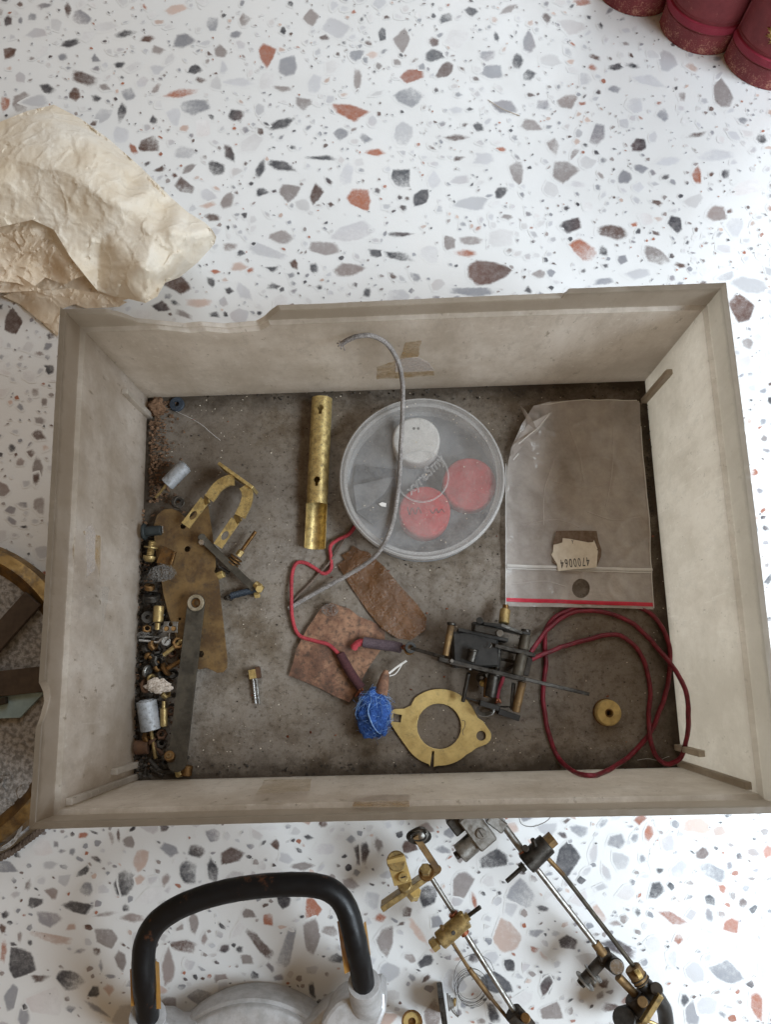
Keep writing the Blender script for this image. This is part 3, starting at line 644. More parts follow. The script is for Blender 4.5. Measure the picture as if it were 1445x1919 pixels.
def text_mesh(s, size, mtx, extrude=.00005, outline=False, shear=0, spacing=1.0):
    cu = bpy.data.curves.new('tmp', 'FONT'); cu.body = s; cu.size = size; cu.align_x = 'CENTER'; cu.align_y = 'CENTER'; cu.extrude = extrude; cu.shear = shear; cu.space_character = spacing
    if outline: cu.fill_mode = 'NONE'; cu.bevel_depth = size*.022; cu.extrude = 0; cu.bevel_resolution = 1
    ob = bpy.data.objects.new('tmp', cu); COL.objects.link(ob)
    me = bpy.data.meshes.new_from_object(ob.evaluated_get(bpy.context.evaluated_depsgraph_get()))
    g = ([mtx @ v.co for v in me.vertices], [list(p.vertices) for p in me.polygons])
    bpy.data.objects.remove(ob); bpy.data.curves.remove(cu); bpy.data.meshes.remove(me); return g
m_ = Matrix.Translation(P(797, 890, 21.5)) @ Matrix.Rotation(math.radians(44), 4, 'Z')
mk('raised_lettering', text_mesh('xyreSmy', mmpx(27, 21), m_, outline=True, shear=.15), M['lid_edge'], lid)
def disc(px, py, r, z0, z1, mat, label):
    c = P(px, py, z1); c.z = z0*.001; R = mmpx(r, z1); h = (z1-z0)*.001
    o = mk('disc', lathe([(R*.97, 0), (R, .0004), (R, h-.0012), (R*.96, h-.0002), (R*.9, h)], c, ZZ, 48), mat, smooth=50, label=label, cat='disc', group='discs in the round container')
    return o
d1 = disc(780, 824, 46, 1.2, 16.5, M['felt_white'], 'white disc inside the round container')
d2 = disc(880, 906, 51, 1.2, 14.0, M['felt_red'], 'paler red disc at the right inside the round container')
d3 = disc(796, 958, 49, 1.2, 17.5, M['felt_red'], 'bright red disc at the bottom inside the round container')
def scribble(pts, z, r, mat, par, name='handwriting'):
    return mk(name, sweep(spline([P(x, y, z) for x, y in pts], 4), r, 5), mat, par)
scribble([(764, 950), (768, 965), (772, 952), (779, 964), (784, 951), (790, 962)], 17.6, .00022, M['ink'], d3)
scribble([(806, 955), (812, 962), (818, 953), (822, 961), (828, 954), (833, 960)], 17.6, .00022, M['ink'], d3)
mk('spot', lathe([(.0008, 0), (.0008, .0002)], P(776, 803, 16.55), ZZ, 10), M['ink'], d1); mk('spot', lathe([(.0008, 0), (.0008, .0002)], P(784, 803, 16.55), ZZ, 10), M['ink'], d1)
mk('dark_card', plate([(668, 870), (745, 880), (750, 945), (700, 985), (668, 960), (660, 915)], 2, .0006), M['slate'], smooth=0, label='dark grey card lying inside the round container', cat='card')
cg = mk('grey_card', plate([(662, 910), (738, 893), (720, 925), (690, 950), (668, 958)], 7.0, .0006), M['slate2'], smooth=0, label='pale grey card with scribble inside the round container', cat='card')
scribble([(680, 870), (688, 886), (684, 872), (698, 890), (705, 876), (712, 890)], 7.9, .00018, M['ink'], cg)
mk('paper_scrap', plate([(709, 944), (716, 941), (724, 943), (723, 950), (715, 949)], 21.5, .0004), M['felt_white'], smooth=0, label='tiny white scrap lying on the container lid', cat='scrap')
# ------------------------------------------------------------------ brass tube with keyhole slots, its near end cut open
def slotted_tube():
    a, b = P(603.5, 748, 6), P(590, 1027, 6); r = mmpx(20.2, 8); a.z = b.z = r+.0003
    ax_, u, v = basis(b-a, (0, 0, 1)); L = (b-a).length; n, m = 120, 420
    cut = (948-748)/(1027-748)*L
    k1 = (773-748)/279*L; k2 = (908-748)/279*L
    bm = bmesh.new(); gr = [[bm.verts.new(a+ax_*(L*i/m)+(u*math.cos(2*math.pi*j/n)+v*math.sin(2*math.pi*j/n))*r) for j in range(n)] for i in range(m+1)]
    for i in range(m):
        s = L*(i+.5)/m
        for j in range(n):
            th = 2*math.pi*(j+.5)/n; th = th-2*math.pi if th > math.pi else th; arc = th*r
            if s > cut and abs(th) < 1.50: continue
            bad = False
            for k in (k1, k2):
                # big round end nearer the far end, thin slot towards the cut end
                if math.hypot(s-k+.0006, arc) < .00185 or (0 <= s-k < .0032 and abs(arc) < .0010): bad = True
            if bad: continue
            bm.faces.new([gr[i][j], gr[i][(j+1) % n], gr[i+1][(j+1) % n], gr[i+1][j]])
    bmesh.ops.delete(bm, geom=[q for q in bm.verts if not q.link_faces], context='VERTS')
    bmesh.ops.recalc_face_normals(bm, faces=bm.faces[:]); bmesh.ops.solidify(bm, geom=bm.faces[:], thickness=.00045)
    return frombm(bm)
mk('brass_tube', slotted_tube(), M['brass_bright'], smooth=40, label='brass tube with two keyhole slots beside the round container', cat='tube')
# ------------------------------------------------------------------ cords and wires
def wire(name, pts, r, mat, par=None, k=8, n=10, wob=.12, **tags):
    pts = [(x+R_.uniform(-.8, .8), y+R_.uniform(-.8, .8), z) for x, y, z in pts]; c = spline([PC(*p) for p in pts], k)
    c = [q+Vector((N3(q.x, q.y, 1, 130), N3(q.x, q.y, 5, 130), 0))*.0004 for q in c]
    return mk(name, sweep(c, r, n, wob=wob, seed=len(pts)), mat, par, 60, **tags)
def braid(pts, r, mat, name, par=None, strands=4, turns=260, k=10, **tags):
    """a cord of twisted strands"""
    c = spline([P(*p) for p in pts], k); gs = []
    fine = spline(c, 4); m = len(fine)
    for s in range(strands):
        up = Vector((0, 0, 1)); path = []; L = 0
        for i in range(m):
            t = (fine[min(i+1, m-1)]-fine[max(i-1, 0)]).normalized(); up = (up-t*up.dot(t)).normalized(); sd = t.cross(up)
            if i: L += (fine[i]-fine[i-1]).length
            a = L*turns*2*math.pi+2*math.pi*s/strands
            path.append(fine[i]+(sd*math.cos(a)+up*math.sin(a))*r*.5)
        gs.append(sweep(path, r*.58, 6))
    return mk(name, join(*gs), mat, par, 60, **tags)
cp = [(640, 645, 82), (652, 637, 84), (672, 630, 86), (700, 630, 84), (728, 647, 76), (747, 680, 62), (754, 715, 46), (755, 745, 36), (754, 790, 28), (751, 840, 25), (749, 890, 24), (744, 935, 23.5), (737, 975, 23.6), (724, 1012, 23), (703, 1042, 17), (668, 1068, 10), (620, 1095, 5), (575, 1120, 3), (541, 1140, 1.9)]
cord = braid(cp, .00125, M['cord'], 'braided_string', turns=300, label='grey braided string arching from the far wall over the round container', cat='string')
for k, (dx, dy) in enumerate(((-9, 4), (-6, -6), (-10, -2), (-3, 9), (4, 12))):
    mk('frayed_strand', sweep(spline([P(642, 645, 82), P(642+dx*.6, 645+dy*.5, 83), P(642+dx, 645+dy, 82)], 3), .00035, 5), M['cord'], cord)
wire('brown_thread', [(541, 1136, 1.0), (575, 1100, 1.2), (618, 1052, 2.2), (640, 1018, 2.5), (660, 985, 1.0)], .0007, M['cord_thin'], label='thin brown thread running under the round container', cat='thread')
rw = [(672, 975, 1.5), (655, 1000, 2.5), (632, 1012, 3), (619, 1024, 3), (620, 1045, 2), (620, 1066, 2), (607, 1075, 1.7), (590, 1065, 1.6), (572, 1055, 1.6), (555, 1056, 1.8), (547, 1078, 2), (546, 1120, 3.6), (548, 1160, 2.2), (560, 1190, 2.6), (590, 1201, 4), (615, 1208, 4.6), (634, 1225, 5), (645, 1238, 5)]
red = braid(rw, .00105, M['red'], 'red_cloth_wire', turns=420, label='short red cloth-covered wire with dark sleeve on the leather patch', cat='wire')
mk('sleeve', sweep(spline([P(637, 1224, 5), P(643, 1236, 5.2), P(660, 1265, 5.5), P(677, 1290, 5.5)], 5), [.0018]+[.0026]*15, 14, wob=.1), M['maroon'], red)
for k in range(7): mk('copper_strand', sweep(spline([P(676, 1286, 5.5), P(675+R_.uniform(-6, 6), 1294, 5.5+R_.uniform(-1, 1)), P(674+R_.uniform(-9, 9), 1305, 5+R_.uniform(-2, 1))], 3), .0004, 5), M['copper'], red)
L1 = [(996, 1236, 8), (1020, 1226, 5), (1050, 1214, 3.4), (1090, 1202, 1.6), (1130, 1191, 1.5), (1160, 1191, 1.5), (1186, 1206, 1.5), (1205, 1232, 1.5), (1216, 1265, 1.5), (1220, 1305, 1.5), (1217, 1345, 1.5), (1220, 1383, 4.0), (1226, 1408, 2.6), (1240, 1427, 3), (1258, 1432, 6), (1277, 1418, 10), (1287, 1388, 13), (1292, 1345, 14), (1287, 1300, 13), (1271, 1264, 8), (1248, 1232, 4.2), (1215, 1195, 1.6), (1180, 1164, 1.5), (1140, 1149, 1.4), (1100, 1144, 1.4), (1062, 1152, 2.4), (1030, 1177, 4), (1008, 1203, 8), (996, 1222, 10)]
wire('dark_red_wire', L1, .00128, M['wine'], label='dark red wire looping from the black mechanism to the tray corner', cat='wire', wob=.10)
L2 = [(1150, 1126, .9), (1190, 1134, .9), (1224, 1152, 1.5), (1244, 1180, 2.2), (1255, 1208, 3), (1257, 1240, 1.6), (1251, 1290, 1.5), (1238, 1330, 1.5), (1214, 1380, 1.4), (1182, 1416, 1.5), (1140, 1444, 1.9), (1106, 1454, 3), (1075, 1446, 1.6), (1048, 1420, 1.4), (1030, 1382, 1.4), (1020, 1335, 1.4), (1019, 1290, 1.4), (1024, 1240, 1.3), (1020, 1205, 1.4), (1026, 1176, 1.6), (1046, 1152, 1.5), (1075, 1140, 1.0), (1110, 1128, .9)]
wire('dark_red_wire', L2, .00128, M['wine'], label='second dark red wire, circling the brass disc, ends tucked under the clear bag', cat='wire', wob=.10)
# ------------------------------------------------------------------ soft scraps
def z_of(a): return lambda x, y: a
def scrap(name, px, cell, zf, mat, thk, **tags):
    return mk(name, sheet([(P(x, y, 2).x, P(x, y, 2).y) for x, y in px], cell, zf, thk=thk), mat, smooth=50, **tags)
scrap('brown_paper_strip', [(632, 1058), (646, 1049), (640, 1040), (655, 1032), (661, 1022), (676, 1031), (690, 1034), (720, 1062), (752, 1100), (782, 1132), (800, 1158), (798, 1180), (770, 1200), (744, 1196), (716, 1178), (688, 1144), (655, 1096)], .0022,
      lambda x, y: .0009+.0022*abs(N3(x, y, 0, 55))+.0012*abs(N3(x, y, 3, 150)), M['brown_film'], .00015, label='brown varnished paper strip lying below the round container', cat='paper strip')
lp = [(597, 1147), (606, 1136), (622, 1130), (640, 1137), (655, 1141), (672, 1155), (696, 1164), (722, 1178), (721, 1196), (716, 1214), (700, 1238), (684, 1262), (672, 1290), (655, 1316), (630, 1306), (600, 1290), (570, 1277), (541, 1266), (549, 1242), (555, 1218), (568, 1192), (577, 1176)]
scrap('leather_patch', lp, .0018, lambda x, y: .0020+.0024*N3(x, y, 2, 38)+.0006*N3(x, y, 5, 160)+.0006, M['leather'], .0012, label='brown torn leather patch under the sleeve of the red wire', cat='leather')
def tuft(name, c, rx, ry, rz, n, fr, mats, core=True, par=None, seed=1, **tags):
    rr = random.Random(seed); c = Vector(c); gs = []
    for i in range(n):
        d = Vector((rr.gauss(0, 1), rr.gauss(0, 1), rr.gauss(0, 1))).normalized(); p = Vector((d.x*rx, d.y*ry, abs(d.z)*rz if not core else d.z*rz))*rr.uniform(.72, 1.0); 
        t = Vector((rr.gauss(0, 1), rr.gauss(0, 1), rr.gauss(0, .7))); t = (t-d*t.dot(d)*.9).normalized()*min(rx, ry)*rr.uniform(.3, .9)
        e = Vector((rr.gauss(0, 1), rr.gauss(0, 1), rr.gauss(0, 1)))*min(rx, ry)*.12
        q0 = c+p-t*.5; q1 = c+p*1.06+e*.4; q2 = c+p+t*.5+e
        for q in (q0, q1, q2): q.z = max(q.z, .0003)
        gs.append(sweep(spline([q0, q1, q2], 3), fr, 3, caps=False))
    return mk(name, join(*gs), mats, par, 60, **tags)
fc = P(702, 1338, 9)
bm = bmesh.new(); bmesh.ops.create_icosphere(bm, subdivisions=4, radius=1)
for v in bm.verts:
    d = v.co.normalized(); k = 1+.34*noise.noise(d*1.7)+.20*noise.noise(d*4)+.09*noise.noise(d*11)
    v.co = Vector((d.x*.0092*k, d.y*.0118*k, d.z*.0085*k+.0)) + Vector((fc.x, fc.y, .0090))
fluff = T('blue_wool_tuft', 'bright blue ball of wool fluff beside the brass flange', 'wool', (fc.x, fc.y, 0))
mk('wool_ball', frombm(bm), M['blue'], fluff, 80)
tuft('wool_fibre', (fc.x, fc.y, .0092), .0094, .0122, .0086, 900, .00006, M['blue'], par=fluff, seed=3, kind='stuff')
tuft('pale_fibre', (fc.x, fc.y+.001, .010), .0104, .0130, .0088, 220, .00008, M['blue2'], par=fluff, seed=4, kind='stuff')
mk('thread', sweep(spline([P(693, 1318, 18), P(690, 1335, 19), P(698, 1358, 18.5), P(708, 1372, 14), P(718, 1377, 9)], 5), .00028, 6), M['blue2'], fluff)
sh = mk('brown_sheath', lathe([(.0012, 0), (.0024, .003), (.0034, .009), (.0036, .013), (.003, .0135)], P(724, 1256, 9), P(714, 1299, 10)-P(724, 1256, 9), 12), M['leather'], smooth=60, label='small brown conical sheath above the blue wool', cat='sheath')
scribble([(729, 1262), (744, 1250), (762, 1238)], 7, .0006, M['felt_white'], sh, 'white_thread')
scribble([(730, 1267), (742, 1262), (755, 1243)], 6.5, .0003, M['felt_white'], sh, 'white_thread')
tuft('lint_tuft', P(618, 1143, 6), .005, .0035, .002, 120, .00009, M['dust'], core=False, seed=8, label='grey lint tuft on the far edge of the leather patch', cat='lint')
# ------------------------------------------------------------------ brass flange
def arcpx(cx, cy, r, a0, a1, n): return [(cx+r*math.cos(math.radians(a0+(a1-a0)*i/n)), cy+r*math.sin(math.radians(a0+(a1-a0)*i/n))) for i in range(n+1)]
fo = arcpx(824, 1363, 72, -130, -28, 16)+[(896, 1345), (906, 1352)]+arcpx(903, 1379, 18, -45, 75, 8)+[(893, 1402), (884, 1409)]+arcpx(824, 1363, 72, 45, 92, 8)+[(813, 1437), (814, 1408), (810, 1408), (806, 1436)]+arcpx(824, 1363, 72, 107, 148, 8)+[(752, 1386), (742, 1372)]+arcpx(745, 1345, 17, 140, 258, 8)+[(757, 1328), (770, 1322)]
mk('brass_flange', plate(fo, .6, .0011, [(823, 1361, 39.5), (902, 1379, 8.5), [(737, 1337), (753, 1340), (751, 1354), (736, 1353)]]), M['brass_pale'], label='flat brass flange ring with two ears below the mechanism', cat='flange')
scribble([(866, 1350), (872, 1352), (871, 1363), (867, 1370), (869, 1378)], 1.75, .00016, M['ink'], bpy.data.objects['brass_flange'], 'scratch_mark')
# ------------------------------------------------------------------ small brass disc at the right
c = P(1142, 1336, 7); c.z = .0003; r = mmpx(23, 7)
bd = T('brass_disc', 'round brass disc with a centre hole inside the red wire loop', 'disc', c)
mk('body', join(ring(c+ZZ*.0012, ZZ, r, mmpx(5.5, 7), .0052, 40)), M['brass_pale'], bd)
mk('bevel', ring(c+ZZ*.0064, ZZ, r*.92, mmpx(5.5, 7), .0009, 40), M['brass_pale'], bd)
mk('foot', ring(c, ZZ, r*1.06, mmpx(5.2, 7), .0013, 40), M['bronze'], bd)
mk('centre_ring', ring(c+ZZ*.0072, ZZ, r*.33, mmpx(5.5, 7), .0003, 24), M['bronze'], bd)
# ------------------------------------------------------------------ zip bag and its label
zb = lambda x, y: max(.0013, .0012+.0022*(N3(x, y, 1, 26)+.6))+.0010*abs(N3(x*1.0, y*.5, 4, 75))+.0003*N3(x, y, 6, 160)+.0011*max(0, 1-7*abs(N3(x, y, 9, 24)))+.0007*max(0, 1-6*abs(N3(x, y, 12, 48)))
def BG(px): return [(P(x, y, 2.5).x, P(x, y, 2.5).y) for x, y in px]
hole = [(P(1089+17*math.cos(a*math.pi/10), 1103+18*math.sin(a*math.pi/10), 2.5).x, P(1089+17*math.cos(a*math.pi/10), 1103+18*math.sin(a*math.pi/10), 2.5).y) for a in range(20)]
bag = T('zip_bag', 'empty clear zip bag with a red closing line at the right of the tray', 'bag', (P(1085, 950).x, P(1085, 950).y, .0005))
ol = [(976, 800), (1000, 762), (1030, 754), (1085, 751), (1140, 751), (1192, 752), (1198, 757), (1201, 800), (1207, 880), (1215, 960), (1221, 1060), (1226, 1142), (1150, 1139), (1050, 1138), (948, 1136), (948, 1060), (949, 960), (950, 880), (958, 840)]
def zb2(x, y):
    z = zb(x, y); q = P(992, 800, 2.5); d = math.hypot(x-q.x, (y-q.y)*.6)
    return z+.0085*math.exp(-(d/.009)**2)*(.7+.6*N3(x, y, 8, 120))
mk('film', sheet(BG(ol), .0013, zb2, [hole]), M['bag'], bag, 70)
mk('folded_corner', ([P(975, 760, 6), P(983, 766, 11), P(1000, 790, 13), P(1035, 772, 9), P(1008, 808, 8), P(965, 852, 6), P(960, 838, 5), P(990, 795, 9)], [[0, 1, 7], [1, 2, 7], [2, 3, 4], [2, 4, 7], [4, 5, 6], [4, 6, 7]]), M['bag'], bag, 20)
def strip(pts, wd, mat, name, par, dz=.0004, h=.0003):
    q = [P(x, y, 2.5) for x, y in pts]; s = spline(q, 8); s = [Vector((p.x, p.y, zb(p.x, p.y)+dz)) for p in s]
    return mk(name, sweep(s, wd, 8, flat=h/wd), mat, par, 60)
strip([(950, 1060), (1040, 1064), (1130, 1066), (1223, 1068)], .0009, M['bag_seam'], 'zip_track', bag, .0005, .0005)
strip([(950, 1065), (1040, 1069), (1130, 1071), (1223, 1073)], .0004, M['bag_seam'], 'zip_track', bag)
strip([(948, 1124), (1040, 1127), (1130, 1130), (1227, 1133)], .0011, M['bag_red'], 'red_line', bag, .0003, .0002)
for pts in ([(948, 870), (948, 960), (948, 1060), (948, 1136)], [(1201, 800), (1209, 900), (1217, 1000), (1226, 1140)], [(1000, 762), (1085, 752), (1192, 753)]):
    strip(pts, .0003, M['bag_seam'], 'welded_edge', bag)
for pts in ([(1060, 790), (1085, 850), (1095, 905)], [(1150, 800), (1148, 880), (1135, 950)], [(1030, 900), (1085, 915), (1140, 905)], [(980, 985), (1040, 975), (1085, 990)], [(1100, 960), (1150, 975), (1200, 970)], [(1040, 860), (1020, 920), (1018, 985)], [(960, 1095), (1020, 1090), (1060, 1100)]):
    strip(pts, .00035, M['bag'], 'crease', bag, .0002, .0002)  # extra strips of film laid along the creases as streak highlights
for pts in ([(972, 832), (992, 815), (1010, 800), (1030, 775)], [(962, 862), (972, 850)]):
    mk('crease', sweep(spline([P(x, y, 9) for x, y in pts], 5), .0004, 6), M['bag_seam'], bag)
def LB(l): return [(1020+x/12.04, 980+y/12.04) for x, y in l]
zl = (zb(P(1078, 1030, 2.5).x, P(1078, 1030, 2.5).y)+.0008)*1000
lab = T('number_label', 'torn price label stamped with upside-down number on the clear bag', 'label', P(1078, 1030, zl))
mk('glue_patch', plate(LB([(280, 180), (700, 172), (1190, 180), (1230, 400), (1300, 600), (1290, 760), (1190, 990), (700, 1000), (300, 960), (200, 900), (190, 500)]), zl, .0003, bev=.00005), M['residue'], lab, 0)
mk('paper', plate(LB([(425, 340), (580, 360), (800, 400), (1000, 440), (1112, 432), (1130, 388), (1165, 470), (1212, 590), (1190, 605), (1220, 625), (1205, 780), (1190, 1000), (1020, 1015), (760, 1045), (640, 1050), (320, 1085), (290, 920), (220, 810), (165, 710), (200, 660), (215, 490), (300, 475), (415, 440)]), zl+.4, .0003, bev=.00005), M['label'], lab, 0)
m_ = Matrix.Translation(P(1020+700/12.04, 980+885/12.04, zl+.85)) @ Matrix.Rotation(math.radians(180+3.5), 4, 'Z') @ Matrix.Diagonal((.72, 1.35, 1, 1))
mk('stamped_number', text_mesh('4700064', mmpx(17, 3), m_, .00002, spacing=1.3), M['ink'], lab, 0)
m_ = Matrix.Translation(P(1020+645/12.04, 980+430/12.04, zl+.85)) @ Matrix.Diagonal((.8, 1, 1, 1))
mk('stamped_letter', text_mesh('Y', mmpx(10, 3), m_, .00002), M['ink'], lab, 0)
# ------------------------------------------------------------------ parts heaped along the left wall
def E1(x, y, z): return P(230+x/4.66, 720+y/4.66, z)      # enlarged view of the far-left quarter
def E2(x, y, z): return P(230+x/4.66, 1080+y/4.66, z)     # enlarged view of the near-left quarter
def U(n, z=5): return mmpx(n/4.66, z)
# big brown brass plate
po = [(286, 985), (292, 965), (304, 954), (320, 952), (335, 958), (348, 972), (358, 966), (372, 948), (388, 946), (394, 985), (402, 1040), (403, 1062), (400, 1070), (409, 1085), (414, 1130), (420, 1180), (426, 1232), (426, 1252), (419, 1260), (408, 1261), (398, 1256), (388, 1252), (374, 1255), (352, 1240), (330, 1195), (314, 1150), (304, 1110), (300, 1080), (292, 1050), (288, 1015)]
mk('brass_plate', plate(po, 6.2, .0012, [(349, 1028, 5.6), (341, 985, 5.5), (376, 1226, 6), (336, 1160, 2.5)], zf=lambda x, y: -.03*(y-.0)+.002*N3(x, y, 1, 20)), M['brass_dull'], label='large dull brown brass plate under the fork and steel strip', cat='plate')
# steel strip with an eyelet
a, b = P(368, 1130, 13), P(332, 1428, 9.5); hw = mmpx(16, 12)
x_ = (b-a).normalized(); y_ = ZZ.cross(x_).normalized(); z_ = x_.cross(y_)
L = (b-a).length; outl = [(hw*math.cos(t), hw*math.sin(t)) for t in [math.pi/2+math.pi*i/10 for i in range(11)]]+[(L+hw*1.08*math.cos(t), hw*1.08*math.sin(t)) for t in [-math.pi/2+math.pi*i/10 for i in range(11)]]
g = plate2d(outl, [[(hw*.55*math.cos(-t*.3), hw*.55*math.sin(-t*.3)) for t in range(21)]], .0014)
st = T('steel_strip', 'long dark steel strip with brass eyelet lying on the brass plate', 'strip', (a.x, a.y, .001))
mk('strip', ([a+x_*v.x+y_*v.y+z_*v.z for v in g[0]], g[1]), M['steel_olive'], st)
mk('eyelet', ring(a+z_*.0009, z_, mmpx(15.5, 14), mmpx(9.5, 14), .0018, 32), M['worn_ring'], st)
mk('eyelet_core', ring(a-z_*.001, z_, mmpx(9.6, 14), mmpx(5, 14), .0016, 32), M['bronze'], st)
# horseshoe fork
fk = T('brass_fork', 'brass horseshoe fork with two slotted tongues on the brass plate', 'fork', E1(900, 1050, 9))
def ribbon(pts, wd, thk, z):
    """strip following points, width wd px in the enlarged view"""
    q = spline([E1(x, y, zz) for x, y, zz in pts], 8); vs, fs = [], []
    for i, p in enumerate(q):
        t = (q[min(i+1, len(q)-1)]-q[max(i-1, 0)]); t.z = 0; t.normalize(); s = ZZ.cross(t)*U(wd, 14)/2
        for d, h in ((-1, 0), (1, 0), (1, 1), (-1, 1)): vs.append(p+s*d+ZZ*thk*(h-.5))
    for i in range(len(q)-1):
        for k in range(4): fs.append([i*4+k, i*4+(k+1) % 4, (i+1)*4+(k+1) % 4, (i+1)*4+k])
    fs += [[3, 2, 1, 0], [len(vs)-4, len(vs)-3, len(vs)-2, len(vs)-1]]
    return vs, fs
mk('arm', ribbon([(975, 838, 17), (925, 842, 17), (868, 868, 17), (818, 912, 17), (780, 965, 17), (752, 1000, 16.8)], 98, .0016, 0), M['brass_bright'], fk, 20)
mk('arm', ribbon([(1062, 890, 17), (1083, 930, 17), (1088, 985, 17), (1073, 1050, 17), (1045, 1110, 17), (1022, 1155, 16.8)], 98, .0016, 0), M['brass_bright'], fk, 20)
mk('shoulder', bar(E1(753, 995, 17), E1(716, 1015, 13), U(84, 14), .0012), M['brass'], fk, 0)
mk('shoulder', bar(E1(1024, 1150, 17), E1(985, 1188, 13), U(84, 14), .0012), M['brass'], fk, 0)
def tongue(c0, c1, wpx):
    a, b = E1(*c0, 13), E1(*c1, 13); x = (b-a).normalized(); y = ZZ.cross(x); L = (b-a).length; w = U(wpx, 13)/2
    h = [(L*.60+U(30)*math.cos(-t*.314)*1.45, U(28)*math.sin(-t*.314)) for t in range(20)]
    g = plate2d([(0, -w), (L, -w), (L, w), (0, w)], [h], .0012); return ([a+x*v.x+y*v.y+ZZ*(v.z-.0006) for v in g[0]], g[1])
mk('tongue', tongue((716, 1012), (545, 1236), 88), M['brass_bright'], fk); mk('tongue', tongue((985, 1186), (828, 1414), 88), M['brass_bright'], fk)
a, b = E1(835, 690, 19), E1(1135, 905, 19)
mk('cross_plate', slab(a, b, U(30, 19), 4, 20), M['brass_bright'], fk)
# zinc cylinders with pins
def zinc(A, B, pin, rp, lab, end=None):
    t = T('zinc_weight', lab, 'weight', (A.x, A.y, .001), 'zinc cylinders with brass pins')
    mk('body', cyl(A, B, rp, 28, .06), M['zinc'], t); mk('pin', cyl(A, pin, rp*.19, 10), M['brass'], t)
    d = (B-A).normalized(); mk('bore', ring(B-d*.0002, d, rp*.72, rp*.3, .0008, 20), M['zinc'], t)
zinc(E1(385, 873, 11), E1(545, 712, 12.5), E1(285, 990, 7), U(67, 12), 'grey zinc cylinder with brass pin at the far left of the heap')
zinc(E2(243, 1342, 8), E2(203, 1088, 10), E2(285, 1590, 5), U(84, 9), 'grey zinc cylinder with brass pin near the tray corner, below the crust')
# brass standoffs
def standoff(a, b, c, r, lab):
    t = T('brass_standoff', lab, 'standoff', (b.x, b.y, .001), 'brass standoffs in the heap')
    mk('body', cyl(a, b, r, 20, .1), M['brass'], t); mk('neck', cyl(b, c, r*.55, 14), M['brass'], t)
standoff(E2(314, 258, 10), E2(305, 402, 10), E2(300, 465, 9), U(44, 10), 'brass standoff pointing down beside the big brass plate')
standoff(E2(356, 1310, 8), E2(355, 1150, 9), E2(356, 1090, 9), U(30, 9), 'brass standoff standing next to the near zinc cylinder')
# small square plate with three holes on a stem
sp = T('hole_plate', 'small square metal plate with three holes on a thin stem', 'plate', E2(415, 440, 9))
pq = [(230+x/4.66, 1080+y/4.66) for x, y in ((355, 395), (480, 395), (474, 492), (345, 490))]
mk('plate', plate(pq, 11, .0007, [(230+416/4.66, 1080+418/4.66, 4.3), (230+378/4.66, 1080+458/4.66, 5.0), (230+440/4.66, 1080+457/4.66, 5.0)]), M['steel'], sp, 20)
for x, y in ((378, 458), (440, 457)): mk('screw_head', cyl(E2(x, y, 10.6), E2(x, y, 11.3), U(22, 11), 16), M['bronze'], sp)
mk('stem', cyl(E2(408, 490, 11), E2(400, 560, 9), U(6, 10), 8), M['chrome'], sp)
# bright wire clip
cl = T('wire_clip', 'bright bent wire clip with slotted screw against the left wall', 'clip', E2(250, 560, 7))
mk('wire', sweep(spline([E2(140, 558, 9), E2(220, 566, 9.2), E2(300, 576, 9.4), E2(325, 560, 9.6), E2(345, 543, 9.8)], 6), U(11, 9), 8), M['chrome'], cl)
mk('wire', sweep(spline([E2(145, 525, 8), E2(230, 530, 8), E2(320, 535, 8)], 6), U(8, 9), 8), M['steel'], cl)
mk('screw_head', cyl(E2(376, 566, 7), E2(376, 566, 9.5), U(42, 9), 20), M['steel'], cl); mk('slot', bar(E2(360, 590, 9.62), E2(392, 545, 9.62), U(9, 9), .0002), M['blackish'], cl)
# screws, nuts, washers, each lying where it shows
def bolt(A, B, r, head, mat, lab, hexhead=False, hl=.0022):
    A, B = Vector(A), Vector(B); d = (B-A).normalized(); t = T('screw', lab, 'screw', (A.x, A.y, max(0, A.z-r*2)))
    mk('shank', threaded(A, B, r), mat, t, 60)
    mk('head', hexa(A-d*hl, A, head) if hexhead else lathe([(head*.45, 0), (head*.8, hl*.2), (head, hl*.6), (head, hl)], A-d*hl, d, 20), mat, t, 40)
bolt(E2(500, 577, 9), E2(352, 690, 8), U(21, 9), U(26, 9), M['brass'], 'brass screw below the three-hole plate')
bolt(E2(385, 808, 8.5), E2(512, 735, 9), U(22, 9), U(62, 9), M['bronze'], 'round-headed bronze screw lying beside the steel strip', hl=.0024)
bolt(E1(235, 1500, 8), E1(258, 1365, 9), U(34, 9), U(58, 9), M['brass'], 'brass screw with collars against the left wall', hl=.0035)
mk('washer', ring(E1(243, 1432, 8.6), E1(258, 1365, 9)-E1(235, 1500, 8), U(62, 9), U(20, 9), .0009, 24), M['brass'], label='thin brass washer on the collared screw at the left wall', cat='washer')
def nut(c, axis, r, h, mat, lab, six=True, ri=.5): mk('nut' if six else 'washer', ring(c, axis, r, r*ri, h, 36 if six else 28, six), mat, smooth=30, label=lab, cat='nut' if six else 'washer')
nut(E2(485, 590, 7), (.3, .2, 1), U(58, 7), .003, M['bronze'], 'large rusty nut between the brass screw and steel strip')
nut(E2(245, 612, 8), (.8, .3, .5), U(46, 8), .0035, M['bronze'], 'bronze hex nut under the wire clip')
nut(E2(265, 745, 8), (.9, .1, .4), U(48, 8), .004, M['steel_dark'], 'dark hex nut in the middle of the heap')
nut(E2(200, 825, 7), (1, -.25, .35), U(52, 7), .002, M['steel'], 'steel washer on edge by the left wall', False, .3)
nut(E2(215, 360, 7), (.3, .1, 1), U(55, 7), .0015, M['steel_dark'], 'dark grey washer flat beside the upper brass standoff', False, .38)
nut(E2(250, 215, 7), (.1, .9, .45), U(74, 7), .004, M['steel_dark'], 'thick grey collar left of the big brass plate', False, .3)
